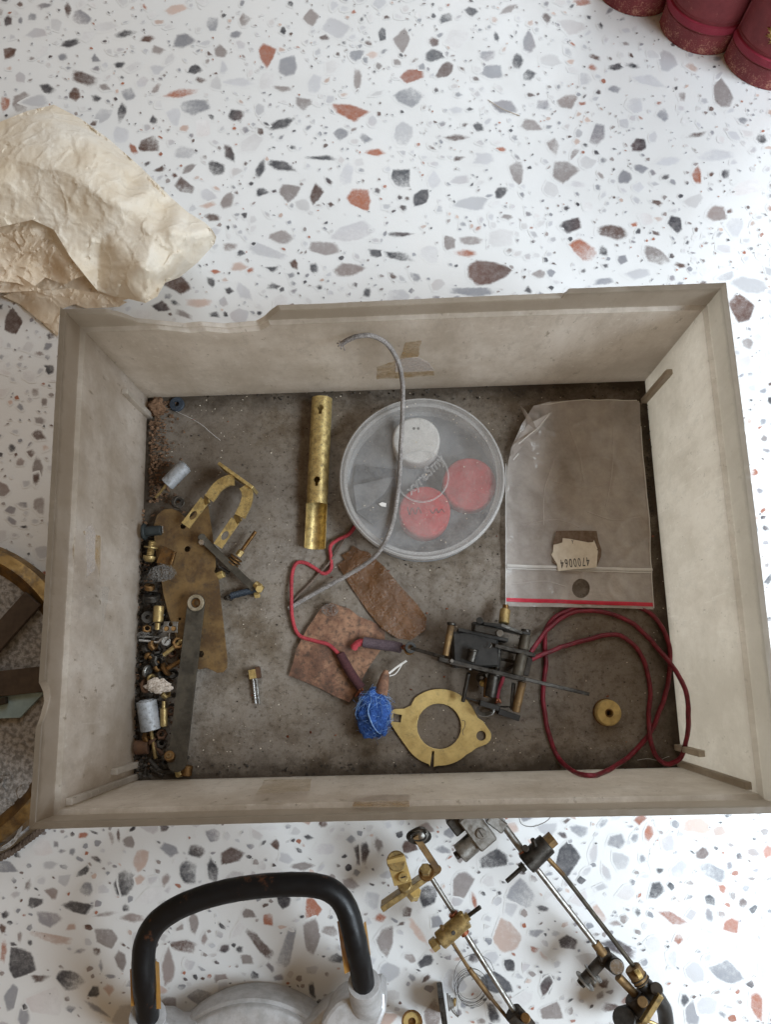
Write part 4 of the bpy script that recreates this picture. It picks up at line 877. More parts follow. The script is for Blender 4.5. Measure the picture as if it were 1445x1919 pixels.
nut(E2(232, 118, 7.5), (.15, .9, .5), U(46, 7), .003, M['bronze'], 'bronze collar above the thick grey collar', False, .3)
nut(E2(342, 1385, 4), (.1, .3, 1), U(48, 4), .0025, M['rust_strip'], 'rusty brown nut under the near zinc cylinder')
nut(E1(480, 1040, 6), (.2, .3, 1), U(58, 6), .0025, M['blackish'], 'dark washer at the top edge of the big brass plate', False, .45)
mk('wire_ring', sweep([E1(492+42*math.cos(a*math.pi/16), 1030+46*math.sin(a*math.pi/16), 9) for a in range(30)], .00028, 6), M['steel'], label='thin steel wire ring above the big brass plate', cat='ring')
nut(P(332, 759, .3), (0, 0, 1), mmpx(14.5, 1), .0022, M['navy'], 'dark blue rubber washer in the far left corner', False, .36)
mk('roller', cyl(E2(105, 1495, 5), E2(225, 1488, 5), U(60, 5), 22), M['rust_strip'], label='rusty brown roller against the left wall near the corner', cat='roller')
rn = T('round_nut', 'round brown knurled nut on the end of the steel strip', 'nut', E2(412, 1575, 9)); mk('body', cyl(E2(425, 1585, 9), E2(400, 1565, 13.5), U(44, 12), 20), M['bronze'], rn); mk('centre', ring(E2(400, 1565, 13.3), E2(400, 1565, 13.5)-E2(425, 1585, 9), U(24, 12), U(12, 12), .0007, 18), M['brass_dull'], rn)
bc = T('brass_fitting', 'small brass fitting beside the near wall in the left corner', 'fitting', E2(490, 1700, 1)); mk('cap', hexa(E2(480, 1660, 3), E2(500, 1745, 4.5), U(36, 4)), M['brass_bright'], bc); mk('collar', cyl(E2(560, 1650, 3), E2(545, 1740, 3), U(52, 4), 20), M['bronze'], bc)
for k, (p, q, lab) in enumerate((((240, 1665, 2.5), (350, 1740, 2.5), 'dark rod nearest the corner rib'), ((300, 1690, 3), (470, 1710, 3), 'dark rod lying across the near left corner'), ((230, 1600, 3), (300, 1680, 3), 'short dark rod under the brass pin'))):
    mk('rod', cyl(E2(*p), E2(*q), U(20, 3), 10), M['blackish'], label=lab, cat='rod')
nut(E2(330, 880, 6), (.6, .5, .6), U(50, 6), .003, M['steel_dark'], 'dark nut just above the pale crust')
nut(E2(360, 1035, 5.5), (.7, .4, .6), U(46, 6), .003, M['brass'], 'brass nut below the pale crust')
nut(E2(185, 960, 5), (1, .1, .3), U(60, 5), .0015, M['rust_strip'], 'rusty washer on edge behind the pale crust', False, .55)
nut(E2(180, 640, 5), (.9, .3, .3), U(40, 5), .003, M['blackish'], 'blackened nut at the wall below the wire clip')
nut(E2(300, 660, 4), (.2, .4, .9), U(46, 5), .003, M['steel_dark'], 'dark nut below the bronze hex nut')
nut(E2(420, 680, 4), (.5, .2, .8), U(40, 5), .003, M['rust_strip'], 'rusty nut between the two screws')
for k, (x, y, z, ax_, r, mt, lb, six) in enumerate((
    (205, 470, 5, (.4, .3, .8), 42, 'bronze', 'bronze nut left of the three-hole plate', True), (330, 335, 5, (.7, .5, .4), 40, 'steel_dark', 'dark nut under the upper brass standoff', True), (395, 610, 6, (.2, .9, .5), 38, 'steel_dark', 'small dark nut right of the slotted screw head', True),
    (300, 800, 7, (.6, .2, .7), 44, 'bronze', 'bronze nut left of the round-headed screw', True), (430, 860, 5, (.3, .6, .7), 50, 'steel_dark', 'dark washer below the round-headed screw', False), (240, 890, 8, (.8, -.3, .5), 40, 'brass', 'brass washer leaning above the pale crust', False),
    (420, 1180, 4, (.2, .3, 1), 40, 'rust_strip', 'rusty washer beside the near brass standoff', False), (320, 1480, 4, (.5, .5, .6), 44, 'blackish', 'blackened nut left of the strip end', True), (190, 1410, 6, (.9, .2, .4), 44, 'bronze', 'bronze nut under the near zinc cylinder by the wall', True), (370, 1660, 3, (.3, .8, .5), 44, 'steel_dark', 'dark nut between the strip end and near wall', True))):
    nut(E2(x, y, z), ax_, U(r, z), .0028 if six else .0014, M[mt], lb, six)
bolt(E2(270, 560, 7), E2(330, 650, 6), U(17, 7), U(34, 7), M['steel_dark'], 'short dark screw under the wire clip')
bolt(E2(225, 700, 8), E2(330, 770, 7), U(18, 7), U(38, 7), M['bronze'], 'bronze screw crossing the dark nuts in the heap')
bolt(E2(260, 1450, 6), E2(350, 1560, 5), U(20, 6), U(40, 6), M['rust_strip'], 'rusty screw between the roller and the strip end')
# blue-grey plug, brown bracket, crust and lint
pg = T('plastic_plug', 'blue-grey plastic plug sticking out from the left wall', 'plug', E1(255, 1280, 4)); mk('barrel', cyl(E1(190, 1285, 9), E1(335, 1275, 9), U(44, 9), 20), M['bluegrey'], pg); mk('flange', cyl(E1(172, 1288, 9), E1(200, 1286, 9), U(74, 9), 22), M['bluegrey'], pg); mk('pin', cyl(E1(345, 1240, 10), E1(347, 1300, 10), U(5, 9), 8), M['chrome'], pg)
bk = T('bronze_bracket', 'small brown bracket covered with lint on the big brass plate', 'bracket', E1(360, 1500, 7)); mk('plate', plate([(230+x/4.66, 720+y/4.66) for x, y in ((345, 1410), (455, 1460), (420, 1580), (290, 1560))], 9.3, .001), M['bronze'], bk, 20); mk('flange', bar(E1(455, 1462, 10.6), E1(420, 1580, 10.6), .0012, .003), M['bronze'], bk)
def crust(name, c, sx, sy, sz, mat, seed, **tags):
    bm = bmesh.new(); bmesh.ops.create_icosphere(bm, subdivisions=4, radius=1)
    for v in bm.verts:
        d = v.co.normalized(); k = 1+.45*noise.noise(d*1.4+Vector((seed, 0, 0)))+.22*noise.noise(d*4+Vector((0, seed, 0)))+.10*noise.noise(d*11)
        v.co = Vector(c)+Vector((d.x*sx*k, d.y*sy*k, d.z*sz*k))
    return mk(name, frombm(bm), mat, smooth=40, **tags)
crust('plaster_crust', E2(302, 960, 11), U(108, 11), U(62, 11), .003, M['white_lump'], 2.3, label='pale crumbly crust lying on the heap of nuts', cat='crust')
tuft('lint_clump', E1(345, 1650, 11), U(120, 11), U(70, 11), .003, 420, .00009, M['dust'], core=False, seed=12, label='grey lint clump at the left edge of the big brass plate', cat='lint')
tuft('lint_clump', E2(180, 510, 7), U(60, 7), U(30, 7), .002, 120, .00008, M['dust'], core=False, seed=13, label='brownish lint by the wall behind the wire clip', cat='lint')
# linkage arm with bolts, springy black end and stub rod
la = T('linkage_arm', 'brown steel linkage arm with a bolt at each end', 'arm', E1(920, 1560, 3))
mk('bar', bar(E1(690, 1345, 11), E1(1150, 1790, 6), U(62, 9), .0016), M['steel_olive'], la); mk('end', cyl(E1(690, 1340, 10), E1(690, 1340, 12.5), U(36, 11), 18), M['steel_olive'], la)
mk('bolt', hexa(E1(690, 1385, 10), E1(685, 1378, 14), U(27, 12)), M['chrome'], la)
mk('bolt', hexa(E1(1195, 1770, 5), E1(1190, 1790, 10), U(34, 8)), M['brass_pale'], la); mk('collar', cyl(E1(1150, 1745, 5), E1(1215, 1800, 5), U(38, 5), 16), M['brass'], la); mk('nut', hexa(E2(1150, 168, 4), E2(1195, 160, 4), U(28, 5)), M['brass_pale'], la)
mk('spring', sweep([E2(940+240*t/90+10*math.sin(t*1.1), 172-62*t/90, 4.4)+Vector((0, math.sin(t*1.1)*U(28), math.cos(t*1.1)*U(28))) for t in range(91)], U(8), 6), M['navy'], la, 60)
mk('burnt_tip', crust('tmp_tip', E2(930, 185, 3.5), U(40), U(26), U(26), M['blackish'], 5).data and (lambda o: ([v.co+o.location for v in o.data.vertices], [list(p.vertices) for p in o.data.polygons]))(bpy.data.objects['tmp_tip']), M['blackish'], la)
bpy.data.objects.remove(bpy.data.objects['tmp_tip'])
sr = T('stub_rod', 'brass stub rod with washers beside the brass fork', 'rod', E1(1010, 1500, 2))
mk('rod', cyl(E1(1020, 1480, 6), E1(1160, 1285, 8), U(17, 8), 12), M['bronze'], sr); mk('nut', hexa(E1(1005, 1500, 6), E1(1040, 1452, 6.4), U(30, 6)), M['brass'], sr)
for k in range(3): mk('washer', ring(E1(985-k*16, 1525+k*22, 5.6), E1(1160, 1285, 8)-E1(1020, 1480, 6), U(62, 6), U(15, 6), .0009, 24), M['bronze'], sr)
mk('nut', hexa(E1(820, 1680, 4), E1(880, 1655, 5), U(34, 5)), M['brass_pale'], smooth=30, label='pale brass nut under the linkage arm', cat='nut')
mk('pin', cyl(E1(835, 1595, 6), E1(930, 1650, 5), U(16, 5), 10), M['steel_dark'], label='small dark pin under the linkage arm', cat='pin')
# twin-pin brass contact in the middle
tp = T('twin_pin', 'brass contact with two steel pins lying alone near the leather patch', 'contact', E2(1150, 900, 0))
mk('head', bar(E2(1128, 815, 3), E2(1140, 895, 3), U(58, 3), .004), M['brass_bright'], tp); mk('wood', bar(E2(1175, 790, 2), E2(1190, 890, 2), U(40, 3), .003), M['rust_strip'], tp)
mk('pin', cyl(E2(1138, 890, 3), E2(1162, 1115, 2), U(12, 3), 10), M['chrome'], tp); mk('pin', cyl(E2(1165, 890, 3), E2(1190, 1113, 2), U(11, 3), 10), M['steel'], tp)
# ------------------------------------------------------------------ black clockwork mechanism
def Q(x, y, z): return P(820+x/4.8167, 1120+y/4.8167, z)
def V(n, z=12): return mmpx(n/4.8167, z)
me_ = T('clockwork_mechanism', 'black clockwork mechanism with plates, pillars and a pointer arm', 'mechanism', Q(480, 600, 0.3))
def mp(name, geo, mat, sm=35): return mk(name, geo, M[mat], me_, sm)
mp('drum', cyl(Q(345, 640, 8), Q(345, 330, 8), .0085, 40), 'black'); mp('housing', boxm(Q(335, 470, 9), (1, 0, 0), (0, 1, 0), ZZ, V(200), V(155), .0085, .001), 'black')
mp('front_plate', slab(Q(15, 552, 22), Q(800, 738, 22), V(36), 1, 22), 'steel_dark'); mp('pointer', bar(Q(790, 734, 20), Q(1372, 872, 17), V(32), .0018), 'steel_dark')
mp('plate_slot', slab(Q(110, 592, 23), Q(270, 625, 23), V(16), 21, 22.6), 'blackish')
mp('side_arm', bar(Q(60, 540, 18), Q(-240, 455, 15), V(30), .0016), 'steel_dark'); mp('ring_terminal', ring(Q(-245, 452, 15), (.2, .1, 1), V(50), V(26), .001, 24), 'black')
mp('ring_terminal', ring(Q(-255, 475, 13.5), (.1, .2, 1), V(46), V(22), .001, 24), 'bronze')
mp('middle_plate', slab(Q(520, 432, 20), Q(888, 520, 20), V(34), 6, 20), 'steel_dark'); mp('back_plate', slab(Q(190, 285, 20), Q(640, 385, 20), V(30), 3, 20), 'black'); mp('back_plate', slab(Q(400, 230, 20), Q(840, 330, 20), V(22), 4, 21), 'black')
mp('lever', bar(Q(330, 270, 24), Q(585, 325, 25), V(66), .0022, .0008), 'steel_dark'); mp('lever_pivot', cyl(Q(565, 322, 24), Q(565, 322, 27), V(30), 18), 'steel')
mp('lever_block', boxm(Q(345, 265, 19), (1, 0, 0), (0, 1, 0), ZZ, V(34), V(42), .004, .0006), 'black'); mp('knob', cyl(Q(385, 215, 20), Q(380, 205, 25), V(30), 14), 'black')
mp('pillar', cyl(Q(125, 245, 17), Q(72, 525, 17), V(29), 18), 'brass_dull'); mp('pillar_head', cyl(Q(128, 225, 17), Q(124, 250, 17), V(40), 16), 'steel_dark')
mp('pillar', cyl(Q(800, 325, 17), Q(775, 470, 17), V(48), 20), 'steel_olive'); mp('pillar', cyl(Q(770, 490, 17), Q(722, 705, 17), V(50), 20), 'steel_olive'); mp('pillar_head', cyl(Q(800, 285, 17), Q(797, 330, 17), V(42), 16), 'steel_dark')
mp('pillar', cyl(Q(768, 760, 16), Q(708, 1030, 14), V(36), 18), 'brass_dull'); mp('strut', bar(Q(690, 770, 13), Q(670, 1010, 12), V(30), .003), 'steel_dark'); mp('strut', bar(Q(835, 545, 12), Q(795, 705, 12), V(44), .004), 'blackish')
mp('stud', cyl(Q(614, 105, 10), Q(600, 235, 12), V(47), 22), 'brass'); mp('stud_tip', cyl(Q(618, 62, 10), Q(614, 108, 10), V(28), 16), 'bronze'); mp('spring_clip', bar(Q(420, 235, 23), Q(580, 250, 24), V(26), .001), 'black'); mp('spring_clip', bar(Q(575, 245, 24), Q(770, 320, 22), V(30), .0008), 'steel_dark')
mp('shaft', cyl(Q(552, 460, 14), Q(535, 650, 14), V(27), 16), 'steel_dark'); mp('bolt', cyl(Q(330, 475, 21), Q(300, 580, 21), V(38), 16), 'steel_dark'); mp('bolt_end', cyl(Q(292, 610, 20), Q(284, 655, 20), V(30), 14), 'steel_dark'); mp('bolt_neck', cyl(Q(325, 465, 21), Q(322, 490, 21), V(46), 16), 'steel_dark')
mp('rod', cyl(Q(282, 680, 14), Q(230, 938, 8), V(18), 12), 'steel_dark'); mp('spacer', cyl(Q(512, 690, 14), Q(478, 892, 12), V(52), 20), 'steel_dark'); mp('spacer_flange', cyl(Q(520, 680, 14), Q(512, 705, 14), V(68), 20), 'steel_dark'); mp('spacer_side_rod', cyl(Q(452, 720, 10), Q(440, 900, 10), V(26), 12), 'bronze')  # the bronze rod lies beside the spacer
mp('lead', sweep(spline([Q(600, 690, 15), Q(580, 760, 14), Q(552, 830, 12), Q(540, 905, 11)], 5), V(18), 10), 'wine')
for k in range(5): mp('copper_strand', sweep(spline([Q(540, 900, 11), Q(545+R_.uniform(-25, 25), 930, 11+R_.uniform(-1, 1)), Q(550+R_.uniform(-35, 35), 950, 10)], 3), .0004, 5), 'copper')
mp('brass_screw', lathe([(V(20), 0), (V(30), .0005), (V(34), .0015), (V(22), .0026), (V(8), .003)], Q(412, 765, 6), (0, -.3, 1), 18), 'brass_bright'); mp('screw_washer', ring(Q(395, 720, 5), (0, -.3, 1), V(46), V(20), .001, 22), 'blackish')
mp('foot_plate', slab(Q(385, 950, 10), Q(560, 1000, 10), V(46), 1, 11), 'black'); mp('foot_plate', slab(Q(555, 1028, 10), Q(745, 1092, 10), V(52), 1, 10), 'black'); mp('foot_bar', bar(Q(260, 905, 8), Q(420, 950, 8), V(16), .001), 'black')
mp('spring', sweep([Q(560+t*.9, 985+4*math.sin(t*.9), 9+1.5*math.cos(t*.9)) for t in range(110)], .00022, 5), 'steel_dark')
mp('brace', bar(Q(580, 555, 10), Q(700, 582, 10), V(26), .002), 'blackish'); mp('brace', bar(Q(620, 655, 10), Q(700, 600, 10), V(24), .002), 'blackish'); mp('gear', ring(Q(470, 660, 15), (.2, -1, 0), .006, .002, .001, 30), 'steel_dark')
for k in range(5): mp('coil_turn', sweep([Q(430+(62+6*k)*math.cos(t*.33), 1000+(40+5*k)*math.sin(t*.33)+k*3, 4+k) for t in range(12)], .00025, 5), 'steel')
mp('thread', sweep(spline([Q(440, 452, 19), Q(470, 455, 20), Q(490, 430, 20), Q(480, 405, 19.5)], 4), .0002, 5), 'steel')
for sx, sy in ((130, 700), (560, 470)): mp('screw', cyl(Q(sx, sy-130, 22), Q(sx, sy-130, 23), V(16), 12), 'steel')
ps = T('sleeved_lead', 'short pink wire end in a purple sleeve beside the mechanism', 'lead', P(710, 1208, 3))
mk('sleeve', sweep(spline([P(681, 1203, 6), P(705, 1207, 6.5), P(730, 1210, 7.5), P(752, 1214, 9)], 5), .0029, 16, wob=.06), M['purple'], ps, 60); mk('wire_tip', sweep(spline([P(662, 1215, 5), P(668, 1208, 6), P(676, 1204, 6.3), P(684, 1203, 6.2)], 4), .0019, 12, wob=.3), M['red'], ps, 60)
for k in range(8): mk('copper_strand', sweep(spline([P(752, 1213, 9), P(757, 1213+R_.uniform(-5, 5), 10), P(768, 1212+R_.uniform(-4, 4), 13)], 3), .00035, 5), M['copper'], ps)
# ------------------------------------------------------------------ crumbs and flakes
def flakes(name, n, gen, lo, hi, mat, lab, zr=(0.2, 1.0)):
    vs, fs = [], []
    for i in range(n):
        x, y = gen(); c = P(x, y, R_.uniform(*zr)); r = R_.uniform(lo, hi); k = R_.randint(4, 6); s = len(vs)
        nrm = Vector((R_.gauss(0, .5), R_.gauss(0, .5), 1)).normalized(); a, u, v = basis(nrm, (1, .1, .2)); ph = R_.uniform(0, 6); e = R_.uniform(.3, 1)
        for h in (0, 1):
            for j in range(k):
                q = ph+6.283*j/k; vs.append(c+u*math.cos(q)*r*R_.uniform(.7, 1.1)+v*math.sin(q)*r*e+a*h*r*.25)
        fs += [[s+j for j in range(k)][::-1], [s+k+j for j in range(k)]]+[[s+j, s+(j+1) % k, s+k+(j+1) % k, s+k+j] for j in range(k)]
    return mk(name, (vs, fs), mat, smooth=0, kind='stuff', label=lab, cat='debris')
def corner():
    t = R_.random()**1.3; return 280+abs(R_.gauss(0, 22)), 752+t*190
flakes('brown_debris', 650, corner, .0003, .0013, M['flake'], 'brown flakes and dirt heaped in the far left corner', (.2, 3.0))
flakes('brown_debris', 420, lambda: (R_.uniform(252, 345), R_.uniform(930, 1450)), .0004, .0014, M['flake'], 'brown dirt among the nuts along the left wall', (.2, 3.5))
flakes('black_debris', 900, lambda: (252+abs(R_.gauss(0, 34)), R_.uniform(985, 1455)), .0005, .0018, M['blackish'], 'blackened dirt packed between the nuts along the left wall', (.2, 4.0))
flakes('floor_crumbs', 520, lambda: (R_.uniform(285, 1255), R_.uniform(730, 1438)), .00018, .00055, M['flake_light'], 'pale crumbs scattered over the tray floor', (.2, .4))
flakes('floor_grit', 700, lambda: (R_.uniform(285, 1255), R_.uniform(730, 1438)), .00018, .0006, M['blackish'], 'dark grit scattered over the tray floor', (.2, .4))
flakes('orange_flakes', 38, lambda: (R_.uniform(300, 1240), R_.uniform(740, 1430)), .0004, .0011, M['copper'], 'rusty orange flakes scattered over the tray floor', (.2, .5))
def inlid():
    a, r = R_.uniform(0, 6.283), 140*math.sqrt(R_.random()); return 791+r*math.cos(a), 893+r*math.sin(a)
flakes('lid_crumbs', 70, inlid, .00018, .0005, M['flake_light'], 'pale crumbs lying on the container lid', (21.6, 21.7))
edge_f = lambda: (R_.choice([(R_.uniform(300, 1200), 742-27*(R_.random()-.0)*0+R_.uniform(2, 10)-0.029*(R_.uniform(300, 1200)-280)), (R_.uniform(360, 1260), R_.uniform(1432, 1452)), (R_.uniform(1212, 1224)+0, R_.uniform(740, 980))]))
flakes('edge_dirt', 420, edge_f, .0003, .0010, M['blackish'], 'dark dirt caked along the foot of the tray walls', (.2, .8))
crust('rust_clod', P(292, 762, 3), .005, .005, .004, M['flake'], 8.1, label='rusty brown clod in the far left corner of the tray', cat='clod')
for k, (x, y) in enumerate(((480, 795), (352, 722), )): pass
for pts, lab in (([(318, 765, 1), (370, 790, 3), (412, 825, 1)], 'fine white hair in the far left of the tray'),): wire('hair', pts, .00008, M['bag_seam'], label=lab, cat='hair')
for pts in ([(1195, 1425, 1), (1215, 1421, 3), (1235, 1424, 2), (1255, 1418, 3)],): wire('hair', pts, .00009, M['bag_seam'], label='fine white hair in the near right corner of the tray', cat='hair')
def braid_geo(c, r, strands=3, turns=150):
    gs = []; m = len(c)
    for s in range(strands):
        path = []; L = 0
        for i in range(m):
            t = (c[min(i+1, m-1)]-c[max(i-1, 0)]).normalized(); up = ZZ; sd = t.cross(up)
            if i: L += (c[i]-c[i-1]).length
            a = L*turns*2*math.pi+2*math.pi*s/strands; path.append(c[i]+(sd*math.cos(a)+up*math.sin(a))*r*.5)
        gs.append(sweep(path, r*.55, 6))
    return join(*gs)
# ------------------------------------------------------------------ crumpled wrapping paper
def ctrl_sheet(pts, cell, crumple, seed, pleat=0.0):
    """pts: outline then interior control points (px, py, z mm); heights between them are interpolated, with creases added"""
    (outl, inner) = pts; allp = outl+inner; n = len(outl)
    # boundary and interior in pixel space
    V2 = [Vector((p[0], p[1])) for p in allp]; ed = [(i, (i+1) % n) for i in range(n)]
    r = delaunay_2d_cdt(V2, ed, [], 1, 1e-6); tris = [f for f in r[2] if len(f) == 3]; pv = r[0]; zz = [allp[o[0]][2] if o else 0 for o in r[3]]
    def zat(x, y):
        best = None
        for f in tris:
            a, b, c = (pv[i] for i in f); d = (b.y-c.y)*(a.x-c.x)+(c.x-b.x)*(a.y-c.y)
            if abs(d) < 1e-9: continue
            l1 = ((b.y-c.y)*(x-c.x)+(c.x-b.x)*(y-c.y))/d; l2 = ((c.y-a.y)*(x-c.x)+(a.x-c.x)*(y-c.y))/d; l3 = 1-l1-l2; m = min(l1, l2, l3)
            z = l1*zz[f[0]]+l2*zz[f[1]]+l3*zz[f[2]]
            if m > -.001: return z
            if best is None or m > best[0]: best = (m, z)
        return best[1]
    rr = random.Random(seed); cells = [(Vector((rr.uniform(-60, 460), rr.uniform(150, 680))), Vector((rr.gauss(0, 1), rr.gauss(0, 1)))) for i in range(150)]
    def crease(x, y):
        w = Vector((x+14*noise.noise(Vector((x*.02, y*.02, seed))), y+14*noise.noise(Vector((x*.02, y*.02, seed+9)))))
        d = sorted(((w-c).length_squared, i) for i, (c, g) in enumerate(cells))[:2]
        c, g = cells[d[0][1]]; return (w-c).dot(g)*.035
    st, fs = sheet([(p[0], -p[1]) for p in outl], cell, lambda x, y: 0)
    vs = []
    for v in st:
        x, y = v.x, -v.y; z = (zat(x, y)*2+zat(x+9, y)+zat(x-9, y)+zat(x, y+9)+zat(x, y-9))/6+crumple*(.7*max(0, 1-8*abs(noise.noise(Vector((x*.022, y*.022, seed+3)))))+.45*max(0, 1-7*abs(noise.noise(Vector((x*.05, y*.05, seed+6)))))+.6*max(-1.6, min(1.6, crease(x, y)))+1.1*noise.noise(Vector((x*.03, y*.03, seed*1.3)))+.5*abs(noise.noise(Vector((x*.09, y*.09, seed)))))
        vs.append(P(x, y, max(TABLE+.4, z)))
    return vs, fs
pw = T('wrapping_paper', 'crumpled cream wrapping paper lying against the far left tray corner', 'paper', P(150, 400, TABLE))
main = ([(-60, 270, 18), (-10, 232, 14), (50, 208, 7), (100, 196, 3), (150, 222, 4), (205, 262, 4), (262, 312, 5), (320, 370, 8), (352, 398, 14), (384, 417, 20), (397, 430, 24), (405, 444, 24), (402, 456, 20), (392, 468, 15), (370, 492, 10), (336, 520, 8), (309, 530, 14), (294, 556, 28), (272, 568, 30), (240, 560, 22), (212, 555, 14), (182, 545, 14), (160, 518, 24), (130, 480, 27), (100, 430, 27), (60, 412, 26), (0, 425, 24), (-60, 430, 24)],
        [(60, 222, 22), (110, 236, 26), (170, 258, 26), (226, 310, 26), (290, 352, 24), (338, 400, 24), (20, 300, 34), (90, 310, 38), (160, 340, 42), (220, 380, 40), (60, 380, 30), (120, 395, 30), (190, 440, 29), (260, 400, 34), (300, 420, 28), (184, 482, 20), (225, 478, 36), (290, 440, 40), (320, 430, 42), (350, 440, 34), (270, 500, 44), (330, 490, 30), (240, 530, 34), (-20, 340, 34), (300, 520, 34)])
mk('top_sheet', ctrl_sheet(main, 4.0, .8, 3), M['paper'], pw, 45)
low = ([(-60, 395, 12), (0, 400, 12), (60, 390, 13), (112, 420, 14), (150, 480, 14), (165, 515, 12), (140, 522, 20), (120, 533, 16), (84, 520, 8), (60, 540, 10), (30, 530, 12), (-60, 520, 14)], [(0, 438, 21), (50, 432, 22), (95, 462, 22), (120, 495, 20), (10, 470, 10), (60, 480, 12), (100, 505, 8), (-20, 470, 14), (20, 452, 14), (70, 455, 13)])
mk('inner_fold', ctrl_sheet(low, 4, 1.6, 11), M['paper_tan'], pw, 28)
low2 = ([(-60, 490, 12), (0, 500, 12), (40, 520, 14), (80, 545, 14), (130, 540, 10), (185, 550, 8), (238, 566, 6), (222, 575, 3), (160, 578, 2), (110, 560, 6), (60, 545, 12), (0, 548, 10), (-60, 545, 6)], [(20, 525, 6), (80, 556, 5), (150, 560, 7), (190, 566, 9)])
mk('lower_fold', ctrl_sheet(low2, 4, 1.5, 17), M['paper_tan'], pw, 28)
tail = ([(5, 555, 2), (40, 540, 8), (120, 556, 9), (150, 566, 6), (112, 580, 0), (108, 630, -3), (70, 598, -2), (36, 570, -2)], [(80, 575, 3)])
mk('tail_fold', ctrl_sheet(tail, 5, 1.0, 23), M['paper_tan'], pw, 28)
mid_ = ([(-60, 470, 6), (40, 470, 6), (120, 490, 8), (190, 530, 8), (240, 560, 5), (200, 572, 2), (120, 560, 3), (60, 552, 4), (-60, 545, 3)], [(60, 515, 3), (130, 530, 5)])
mk('middle_fold', ctrl_sheet(mid_, 5, 1.6, 41), M['paper_tan'], pw, 50)  # tan-stained fold closing the gap between the sheets
under = ([(-60, 300, 2), (40, 240, 2), (140, 260, 2), (250, 340, 2), (330, 420, 2), (360, 450, 2), (330, 500, 2), (250, 545, 2), (120, 525, 2), (-60, 520, 2)], [(100, 400, 4), (200, 430, 4)])
mk('back_sheet', ctrl_sheet(under, 12, 1.4, 29), M['paper'], pw, 28)
# ------------------------------------------------------------------ books standing at the far right
def book(px, py, wid, lab, emblem=False, bulge=.013):
    """px, py: the foot of the spine's middle; the spine faces the tray"""
    o = P(px, py, TABLE); an = math.radians(-29); X = Vector((math.cos(an), math.sin(an), 0)); F = Vector((math.sin(an), -math.cos(an), 0))
    Hh, Dp = .235, .15
    t = T('book', lab, 'book', o, 'red leather books')
    def pt(x, f, z): return o+X*x+F*f+ZZ*z
    def prof(s):   # spine outline s in -1..1
        return s*wid/2, -bulge*(1-math.sqrt(max(0, 1-(.93*s)**2)))*1.55
    def shell(z0, z1, out, nz=1):
        n = 28; vs, fs = [], []
        zs = [z0]+([z0+.0006] if out else [])+([z1-.0006] if out else [])+[z1]
        offs = [0, out, out, 0] if out else [0, 0]
        for z, of in zip(zs, offs):
            for i in range(n+1):
                s = -1+2*i/n; x, f = prof(s); d = Vector((s*.6, 1)).normalized(); vs.append(pt(x+d.x*of, f+d.y*of, z))
        m = n+1
        for k in range(len(zs)-1):
            for i in range(n): fs.append([k*m+i, k*m+i+1, (k+1)*m+i+1, (k+1)*m+i])
        return vs, fs
    sp_ = mk('spine', shell(.0004, Hh, 0), M['book'], t, 60)
    n = 28; g = shell(.0004, Hh, 0)
    e0 = prof(-1); e1 = prof(1)
    for sgn, e in ((-1, e0), (1, e1)):
        mk('cover', boxm(pt(e[0]-sgn*.0012, e[1]-Dp/2+.001, Hh/2+.0002), X, F, ZZ, .0013, Dp/2, Hh/2-.0003, .0003), M['book'], t)
    mk('page_block', boxm(pt(0, -Dp/2-.014, Hh/2), X, F, ZZ, wid/2-.003, Dp/2-.006, Hh/2-.004, 0), M['pages'], t)
    for z in (.0175, .062, .107, .152, .197):
        b = mk('raised_band', shell(z, z+.0062, .0012), M['book_band'], sp_, 30)
        for zz in (z-.0022, z+.0078): mk('tooled_line', shell(zz, zz+.0009, .0004), M['book'], sp_, 30)
    if emblem:
        gs = []
        cz = .042
        def sur(u, v):
            s = max(-1, min(1, u/(wid/2))); x, f = prof(s); return pt(u, f+.00025, cz+v)
        for R1, r1 in ((.0042, .00035), (.0026, .0003), (.0075, .0003)): gs.append(sweep([sur(R1*math.cos(a*.314), R1*math.sin(a*.314)) for a in range(20)], r1, 5, closed=True))
        for k in range(12):
            a = k*math.pi/6
            gs.append(sweep([sur(q*math.cos(a), q*math.sin(a)) for q in (.0045, .0065, .0085, .0105)], [.0003, .0011, .0009, .0003], 6, flat=.4))
            for da in (-.16, .16): gs.append(sweep([sur(q*math.cos(a+da*(q-.006)*300), q*math.sin(a+da*(q-.006)*300)) for q in (.0062, .0078, .0092)], [.0003, .0007, .0002], 5, flat=.4))
        mk('gold_emblem', join(*gs), M['gold'], sp_, 60)
    return t
book(1164, 24, .050, 'dark red leather book furthest left, showing only its foot')
book(1286, 96, .049, 'dark red leather book in the middle of the three')
book(1412, 162, .052, 'dark red leather book with a gold emblem on its spine', True)
# ------------------------------------------------------------------ carrying handle on its grey casting
def Hh_(x, y, z): return P(220+x/2.676, 1580+y/2.676, z)
def HU(n, z=55): return mmpx(n/2.676, z)
hd = T('carrying_handle', 'black carrying handle on a grey metal casting at the near edge', 'handle', Hh_(640, 900, TABLE))
path = [(150, 1010, 34), (150, 862, 44), (133, 700, 52), (130, 560, 55), (150, 470, 56), (205, 390, 57), (300, 325, 58), (420, 276, 58), (530, 245, 58), (640, 225, 58), (760, 212, 58), (870, 207, 58), (960, 209, 58), (1050, 228, 58), (1115, 275, 57), (1155, 345, 56), (1180, 430, 55), (1200, 520, 53), (1220, 620, 49), (1235, 710, 44), (1245, 800, 36)]
mk('grip', sweep(spline([Hh_(*p) for p in path], 6), HU(53), 28, wob=.03), M['black_tube'], hd, 60)
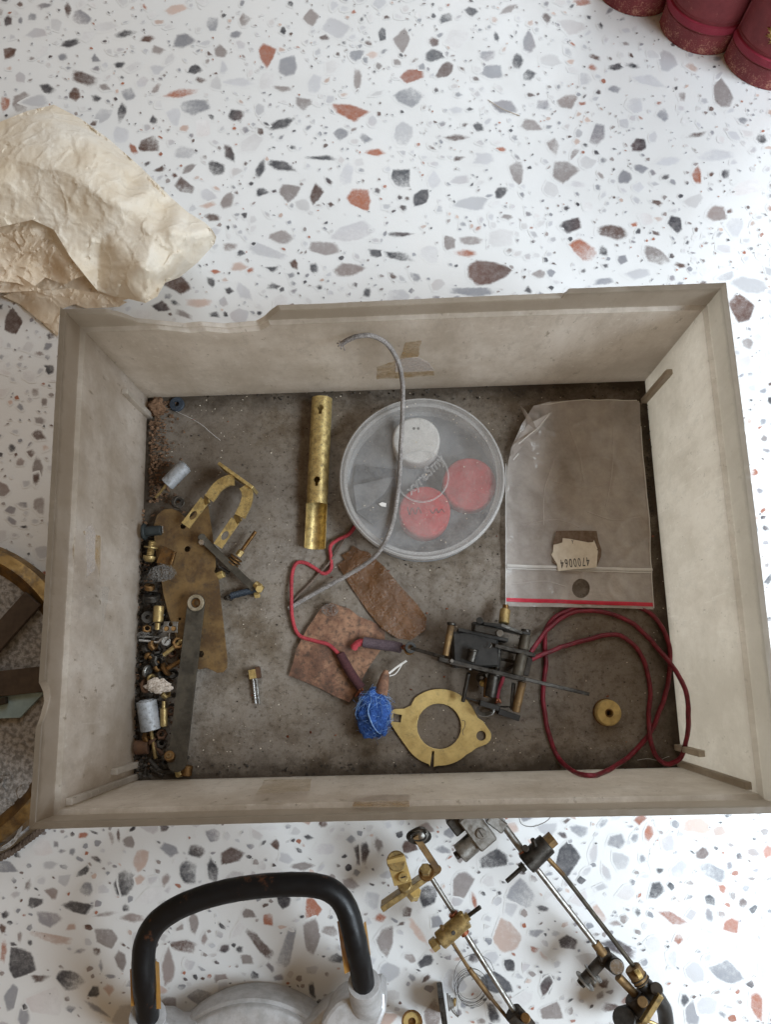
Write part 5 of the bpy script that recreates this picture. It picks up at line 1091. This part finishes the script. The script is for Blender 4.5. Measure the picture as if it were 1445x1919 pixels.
# sockets: a slim collar round each end of the grip on a cast foot
def Z9(l): return [(206+x/2.491, 1574+y/2.491) for x, y in l]
for (x0, y0, zz0), (x1, y1, zz1), r in (((1236, 700, 45), (1252, 800, 30), 74), ((150, 866, 44), (152, 1000, 26), 82)):
    a, b = Hh_(x0, y0, zz0), Hh_(x1, y1, zz1); d = (b-a).normalized()
    mk('socket', lathe([(HU(55), 0), (HU(r), .0001), (HU(r+3), .0012), (HU(r), .0030), (HU(r+6), (b-a).length)], a, d, 32), M['paint'], hd)
mk('casting_foot', plate(Z9([(1015, 808), (1050, 765), (1085, 742), (1140, 728), (1190, 726), (1262, 700), (1285, 722), (1290, 800), (1262, 870), (1225, 1010), (1000, 1010), (985, 860)]), 10, .024, bev=.002), M['paint'], hd)
mk('casting_web', plate(Z9([(900, 868), (950, 835), (985, 795), (1025, 770), (1070, 770), (1060, 860), (1010, 1000), (900, 1000)]), 2, .020, bev=.003), M['paint'], hd)
mk('casting_foot', plate(Z9([(85, 852), (160, 838), (250, 840), (300, 868), (390, 872), (420, 1010), (70, 1010)]), 2, .020, bev=.003), M['paint'], hd)
# dome
dz_ = 18; ctr = P(206+645/2.491, 1574+1309/2.491, dz_); rT = (P(206+645/2.491, 1574+768/2.491, dz_)-ctr).length; base_ = Vector((ctr.x, ctr.y, TZ))
mk('dome_rim', lathe([(rT*1.05, .0004), (rT*1.06, .003), (rT*1.055, .014), (rT*1.03, .0185), (rT*1.005, .0195)], base_, ZZ, 128), M['paint'], hd)
mk('dome', lathe([(rT*1.0, .0194), (rT*.99, .0210), (rT*.965, .0222), (rT*.9, .0232), (rT*.7, .0252), (rT*.4, .0266), (rT*.1, .027)], base_, ZZ, 128), M['paint'], hd, 80)
for pts in ([(1102, 392), (1128, 388), (1170, 640), (1140, 655)], [(62, 632), (80, 625), (92, 812), (68, 818)], [(190, 590), (208, 598), (218, 830), (196, 830)], [(1236, 400), (1246, 390), (1270, 560), (1256, 570)]):
    q = [Hh_(x, y, 50) for x, y in pts]; e = Vector((0, 0, .0004)); k = len(q)
    mk('amber_tape', ([p for p in q]+[p+e for p in q], [[3, 2, 1, 0], [4, 5, 6, 7]]+[[i, (i+1) % 4, 4+(i+1) % 4, 4+i] for i in range(4)]), M['amber'], hd, 0)
# ------------------------------------------------------------------ linkage rods at the near right
def Bq(x, y, z): return P(680+x/3.524, 1520+y/3.524, z)
def BU(n, z=28): return mmpx(n/3.524, z)
def Cq(x, y, z): return P(1000+x/3.247, 1520+y/3.247, z)
def CU(n, z=28): return mmpx(n/3.247, z)
k1 = T('brass_linkage', 'steel linkage rod with brass bracket and brass cylinder at the near edge', 'linkage', Bq(600, 700, TABLE))
def q1(name, geo, mat, sm=35): return mk(name, geo, M[mat], k1, sm)
q1('rod', cyl(Bq(440, 420, 24), Bq(612, 690, 24), BU(15), 16), 'steel'); q1('rod', cyl(Bq(660, 780, 24), Bq(1010, 1335, 16), BU(17), 16), 'steel')
q1('thin_rod', sweep([Bq(588, 862, 20), Bq(700, 1040, 17), Bq(860, 1250, 13), Bq(1000, 1420, 10)], BU(11), 10), 'brass_dull'); q1('rod_sleeve', cyl(Bq(702, 1040, 17), Bq(850, 1238, 13), BU(16), 12), 'brass_dull')
q1('bracket_plate', slab(Bq(125, 650, 26), Bq(500, 390, 26), BU(34), 14, 27), 'brass'); q1('tab', bar(Bq(215, 305, 37), Bq(265, 475, 29), BU(112, 34), .0016), 'brass_pale'); q1('tab_hole', cyl(Bq(218, 365, 34.5), Bq(217, 364, 35.8), BU(24), 16), 'blackish'); q1('tab_end', cyl(Bq(222, 330, 34.4), Bq(222, 330, 36.3), BU(60, 35), 24), 'brass')
q1('screw_head', cyl(Bq(270, 442, 31), Bq(266, 438, 35), BU(30), 18), 'brass_bright'); q1('screw_slot', bar(Bq(252, 442, 35.2), Bq(284, 432, 35.2), BU(7), .0003), 'blackish'); q1('collar', cyl(Bq(285, 510, 22), Bq(275, 480, 29), BU(44), 18), 'brass')
q1('nut', hexa(Bq(330, 560, 18), Bq(345, 530, 23), BU(40)), 'brass_pale'); q1('nut_stud', threaded(Bq(352, 588, 17), Bq(342, 556, 19), BU(15)), 'bronze', 60)
q1('bolt', hexa(Bq(418, 400, 27), Bq(412, 380, 34), BU(34)), 'brass'); q1('bolt_washer', cyl(Bq(422, 408, 26.5), Bq(421, 404, 28.5), BU(50), 18), 'bronze'); q1('bracket_end', cyl(Bq(492, 385, 18), Bq(492, 383, 28), BU(26), 16), 'brass_dull')
q1('stem', bar(Bq(345, 160, 34), Bq(485, 372, 29), BU(38), .003), 'brass_dull')
for k, rr in enumerate((78, 72, 60, 46)): q1('spring_coil', sweep([Bq(370+rr*math.cos(a*.314), 168+rr*.62*math.sin(a*.314), 30+k*1.6) for a in range(20)], BU(6, 32), 6, closed=True), 'steel_dark')
q1('spring_cap', lathe([(BU(48), 0), (BU(44), .0006), (BU(20), .0022), (BU(4), .0026)], Bq(385, 155, 33), ZZ, 22), 'steel'); q1('hook', sweep(spline([Bq(330, 130, 37), Bq(370, 112, 38), Bq(405, 118, 37), Bq(412, 140, 35)], 5), BU(9), 8), 'steel_dark')
q1('cylinder', cyl(Bq(508, 858, 27), Bq(682, 708, 27), BU(55), 30, .1), 'brass'); q1('cylinder_hole', cyl(Bq(597, 803, 27+8), Bq(600, 806, 27+8.6), BU(13, 33), 12), 'blackish'); q1('hex_bolt', hexa(Bq(455, 895, 27), Bq(492, 865, 27), BU(40)), 'brass'); q1('hex_neck', cyl(Bq(485, 870, 27), Bq(515, 850, 27), BU(24), 14), 'brass')
q1('pin', cyl(Bq(680, 705, 27), Bq(778, 632, 29), BU(13), 12), 'steel_dark'); q1('pin_nut', hexa(Bq(672, 712, 27), Bq(700, 690, 27), BU(26)), 'brass'); q1('stub', cyl(Bq(528, 785, 28), Bq(520, 762, 33), BU(12), 10), 'brass_dull'); q1('stub', cyl(Bq(652, 700, 28), Bq(645, 672, 30), BU(16), 10), 'brass')
q1('fibre_collar', cyl(Bq(592, 672, 25), Bq(622, 720, 25), BU(30), 16), 'copper'); q1('fibre_collar', cyl(Bq(650, 772, 25), Bq(682, 815, 25), BU(28), 16), 'copper')
q1('end_knuckle', cyl(Bq(985, 1320, 15), Bq(1100, 1450, 14), BU(58), 18), 'blackish'); q1('end_knob', cyl(Bq(1080, 1370, 18), Bq(1075, 1365, 24), BU(28), 16), 'bronze')
k2 = T('steel_linkage', 'long steel linkage rods with dark cylinder and joint at the near right', 'linkage', Cq(400, 700, TABLE))
def q2(name, geo, mat, sm=35): return mk(name, geo, M[mat], k2, sm)
q2('end_cylinder', cyl(Bq(640, 285, 26), Bq(748, 190, 26), BU(62), 28, .1), 'steel'); q2('end_stub', cyl(Bq(612, 300, 26), Bq(645, 275, 26), BU(26), 14), 'steel_dark')
q2('block', boxm(Bq(755, 115, 28), (.80, .6, 0), (-.6, .80, 0), ZZ, BU(62), BU(110), .006, .0006), 'steel'); q2('block_screw', cyl(Bq(782, 148, 33), Bq(784, 150, 35.2), BU(32), 18), 'steel'); q2('block_slot', bar(Bq(768, 128, 35.3), Bq(796, 172, 35.3), BU(7), .0003), 'blackish')
q2('block_side', boxm(Bq(615, 85, 24), (.80, .6, 0), (-.6, .80, 0), ZZ, BU(40), BU(55), .005, .0006), 'steel_dark'); q2('block_side', boxm(Bq(880, 70, 25), (.80, -.6, 0), (.6, .80, 0), ZZ, BU(60), BU(36), .005, .0006), 'steel')
q2('rod', cyl(Bq(905, 60, 25), Bq(1060, 268, 27), BU(22), 16), 'steel'); q2('cylinder', cyl(Bq(1078, 352, 28), Bq(1222, 212, 28), BU(66), 30, .1), 'steel_dark'); q2('hex_bolt', hexa(Bq(1215, 215, 28), Bq(1262, 175, 28), BU(46)), 'brass_dull')
q2('pin', cyl(Bq(1065, 362, 28), Bq(950, 465, 27), BU(14), 12), 'steel_dark'); q2('pin_nut', hexa(Bq(1068, 360, 28), Bq(1042, 382, 28), BU(30)), 'steel_dark'); q2('stub', cyl(Bq(1140, 230, 32), Bq(1122, 185, 34), BU(14), 10), 'steel_dark'); q2('cap', cyl(Bq(1078, 250, 30), Bq(1074, 244, 33), BU(20), 14), 'blackish')
q2('fibre_collar', cyl(Bq(1050, 262, 27), Bq(1085, 300, 27), BU(30), 16), 'copper'); q2('fibre_collar', cyl(Bq(1128, 350, 27), Bq(1150, 385, 27), BU(22), 16), 'copper')
q2('rod', cyl(Cq(8, 335, 27), Cq(425, 868, 22), CU(16), 16), 'steel'); q2('rod_end', cyl(Cq(375, 800, 22), Cq(430, 875, 22), CU(26), 16), 'brass_dull'); q2('side_rod', cyl(Cq(72, 270, 24), Cq(185, 390, 23), CU(13), 12), 'brass_dull'); q2('side_rod', cyl(Cq(180, 384, 23), Cq(612, 945, 20), CU(13), 14), 'steel_olive')
q2('joint_barrel', cyl(Cq(455, 905, 14), Cq(508, 948, 27), CU(44), 24), 'steel_dark'); q2('joint_face', cyl(Cq(508, 946, 27), Cq(509, 947, 27.8), CU(37), 24), 'chrome'); q2('knuckle', cyl(Cq(395, 890, 20), Cq(470, 870, 20), CU(40), 18), 'blackish'); q2('cross_arm', cyl(Cq(440, 885, 19), Cq(300, 1040, 17), CU(32), 16), 'blackish')
for x, y, r in ((318, 1030, 62), (368, 985, 58), (388, 1000, 40)): q2('washer', ring(Cq(x, y, 18), Cq(300, 1040, 17)-Cq(440, 885, 19), CU(r), CU(20), .0009, 26), 'steel')
q2('spacer_pin', cyl(Cq(350, 1000, 20), Cq(372, 1045, 18), CU(13), 12), 'steel'); q2('arm_nut', hexa(Cq(308, 1030, 17), Cq(285, 1056, 17), CU(26)), 'steel_dark')
q2('lower_rod', cyl(Cq(515, 1005, 18), Cq(630, 1125, 16), CU(24), 14), 'brass_dull'); q2('ferrule', cyl(Cq(600, 950, 20), Cq(665, 1045, 20), CU(46), 22), 'brass_dull'); q2('ferrule_tip', cyl(Cq(655, 985, 26), Cq(628, 1000, 26), CU(26), 16), 'brass_pale')
for k in range(2): q2('ferrule_wire', ring(Cq(640+k*16, 1008+k*22, 20), Cq(665, 1045, 20)-Cq(600, 950, 20), CU(50), CU(44), .0006, 24), 'blackish')
q2('hose', sweep(spline([Cq(660, 1040, 20), Cq(715, 1090, 19), Cq(765, 1150, 17), Cq(800, 1220, 14), Cq(812, 1330, 10)], 6), CU(42), 18), 'black'); q2('yoke', cyl(Cq(610, 1120, 16), Cq(690, 1230, 16), CU(62), 22), 'blackish'); q2('yoke', cyl(Cq(540, 1260, 12), Cq(650, 1230, 14), CU(58), 22), 'blackish'); q2('yoke_boss', cyl(Cq(560, 1265, 10), Cq(552, 1262, 20), CU(62), 22), 'black'); q2('yoke_pad', cyl(Cq(668, 1165, 20), Cq(664, 1160, 26), CU(28), 18), 'brass_dull')
q2('strap', bar(Cq(775, 1115, 27), Cq(665, 1290, 25), CU(30), .004), 'brass'); q2('strap_end', cyl(Cq(752, 1085, 20), Cq(750, 1082, 26), CU(34), 18), 'blackish'); q2('curl', sweep(spline([Cq(640, 1300, 20), Cq(700, 1280, 21), Cq(770, 1310, 20)], 6), CU(10), 8), 'brass')
# coil of fine wire, and two small parts cut by the frame
wc = []
for k in range(7):
    ox, oy, r = R_.uniform(-22, 22), R_.uniform(-26, 26), R_.uniform(72, 112)
    wc.append(sweep([Bq(722+ox+r*math.cos(a*.2), 1165+oy+r*1.05*math.sin(a*.2), TABLE+1.5+k*.8+2*math.sin(a*.4+k)) for a in range(32)], .00010, 5, closed=False))
wc.append(sweep(spline([Bq(870, 1050, -1), Bq(830, 980, 3), Bq(740, 945, 5), Bq(650, 985, 4), Bq(605, 1080, 3), Bq(620, 1250, 3), Bq(637, 1350, 4), Bq(600, 1310, 6)], 8), .00012, 5))
mk('wire_coil', join(*wc), M['steel_dark'], smooth=60, label='loose coil of fine dark wire between the linkage rods', cat='wire coil')
wc2 = sweep(spline([Bq(1030, 30, 2), Bq(1050, 85, 3), Bq(1110, 102, 4), Bq(1180, 85, 4), Bq(1240, 40, 3), Bq(1250, -40, 2)], 8), .00022, 5)
mk('wire_loop', wc2, M['steel'], smooth=60, label='thin wire loop peeking out under the near tray edge', cat='wire')
sb = T('spring_bracket', 'small dark bracket with washers standing at the near edge', 'bracket', Bq(540, 1300, TABLE)); mk('blade', slab(Bq(515, 1220, 14), Bq(545, 1430, 14), BU(34), TABLE+.3, 17), M['steel_dark'], sb)
for k in range(3): mk('washer', ring(Bq(560+k*14, 1262+k*3, 13), (1, .1, 0), BU(48-9*k), BU(12), .0009, 22), M['steel'], sb)
mk('bolt', hexa(Bq(598, 1260, 13), Bq(616, 1262, 13), BU(24)), M['brass'], sb); mk('wire', sweep(spline([Bq(580, 1300, 12), Bq(600, 1330, 10), Bq(630, 1358, 8)], 5), BU(5), 6), M['steel'], sb)
tb = T('cut_tab', 'small rounded metal tab with a hole cut by the near edge', 'tab', Bq(325, 1380, TABLE)); c = Bq(325, 1395, 12); mk('tab', ring(c, (0, .5, 1), BU(62), BU(24), .002, 28), M['brass_pale'], tb); mk('rim', ring(c+ZZ*.0022+Vector((0, .001, 0)), (0, .5, 1), BU(64), BU(52), .001, 28), M['bronze'], tb); mk('foot', cyl(c, Vector((c.x, c.y-.004, TZ+.0003)), BU(30), 14), M['bronze'], tb)
def table_spot():
    while True:
        x, y = R_.uniform(-20, 1460), R_.uniform(-20, 1930)
        if not hidden(x, y): return x, y
flakes('table_grit', 260, table_spot, .00012, .00040, M['blackish'], 'dark grit scattered over the table covering', (TABLE+.15, TABLE+.25))
wire_pts = [(915, 187, TABLE+.5), (940, 203, TABLE+1.2), (975, 217, TABLE+.5)]
mk('straw', sweep(spline([P(*p) for p in wire_pts], 6), .00022, 6), M['flake_light'], smooth=60, label='thin tan straw lying on the table beyond the tray', cat='straw')
# ------------------------------------------------------------------ round cast machine at the left, half hidden by the tray
def Lq(x, y, z): return P(x, y, z)
cx0, cy0, RR = -137, 1310, 308
c0 = P(cx0, cy0, 10); rW = (P(cx0+RR, cy0, 14)-P(cx0, cy0, 14)).length
rW = min(rW, (-A_-.0056)-c0.x)
lm = T('round_machine', 'round hammered grey machine with brass ring at the left edge', 'machine', (c0.x, c0.y, TZ))
mk('body', lathe([(rW*.90, 0), (rW*.90, .002), (rW*.90, .014), (rW*.88, .017)], Vector((c0.x, c0.y, TZ+.0003)), ZZ, 96), M['hammer'], lm)
mk('brass_ring', lathe([(rW*.825, .012), (rW*.85, .018), (rW*.915, .0225), (rW*.98, .019), (rW, .014), (rW*.985, .006), (rW*.94, .004)], Vector((c0.x, c0.y, TZ)), ZZ, 128), M['ring_brass'], lm)
ftop = lathe([(rW*.88, .0172), (rW*.88, .0178)], Vector((c0.x, c0.y, TZ)), ZZ, 96); mk('face', ftop, M['hammer'], lm)
def strap(a, b, wpx, z=18, mat='bandbrown', nm='strap'): mk(nm, bar(P(*a, z), P(*b, z), mmpx(wpx, z), .003), M[mat], lm)
strap((-60, 1258), (62, 1122), 40); strap((-60, 1288), (84, 1272), 46); mk('blue_plate', plate([(-40, 1302), (82, 1297), (36, 1345), (-40, 1348)], 14.6, .002), M['paleblue'], lm); strap((-20, 1320), (12, 1312), 12, 18.5, 'blackish', 'slot')
m_ = Matrix.Translation(P(2, 1464, 14.3)) @ Matrix.Rotation(math.radians(70), 4, 'Z'); mk('cast_letter', text_mesh('A', mmpx(46, 14), m_, .0004), M['hammer'], lm, 30)
mk('cast_stud', lathe([(mmpx(14, 14), 0), (mmpx(12, 14), .0006), (mmpx(3, 14), .001)], P(44, 1484, 13.7), ZZ, 22), M['hammer'], lm); mk('cast_hub', ring(P(-6, 1545, 13.55), ZZ, mmpx(46, 14), mmpx(40, 14), .0006, 48), M['hammer'], lm); mk('hub_hole', cyl(P(-12, 1560, 13.9), P(-12, 1560, 14.5), mmpx(26, 14), 24), M['blackish'], lm)
# dark braided trim round the foot of the ring
tr_ = [Vector((c0.x+rW*1.045*math.cos(a), c0.y+rW*1.045*math.sin(a), TZ+.0035)) for a in [math.radians(-95+i*1.2) for i in range(58)]]
mk('braided_trim', braid_geo(tr_, .0022), M['cord_thin'], lm, 60)
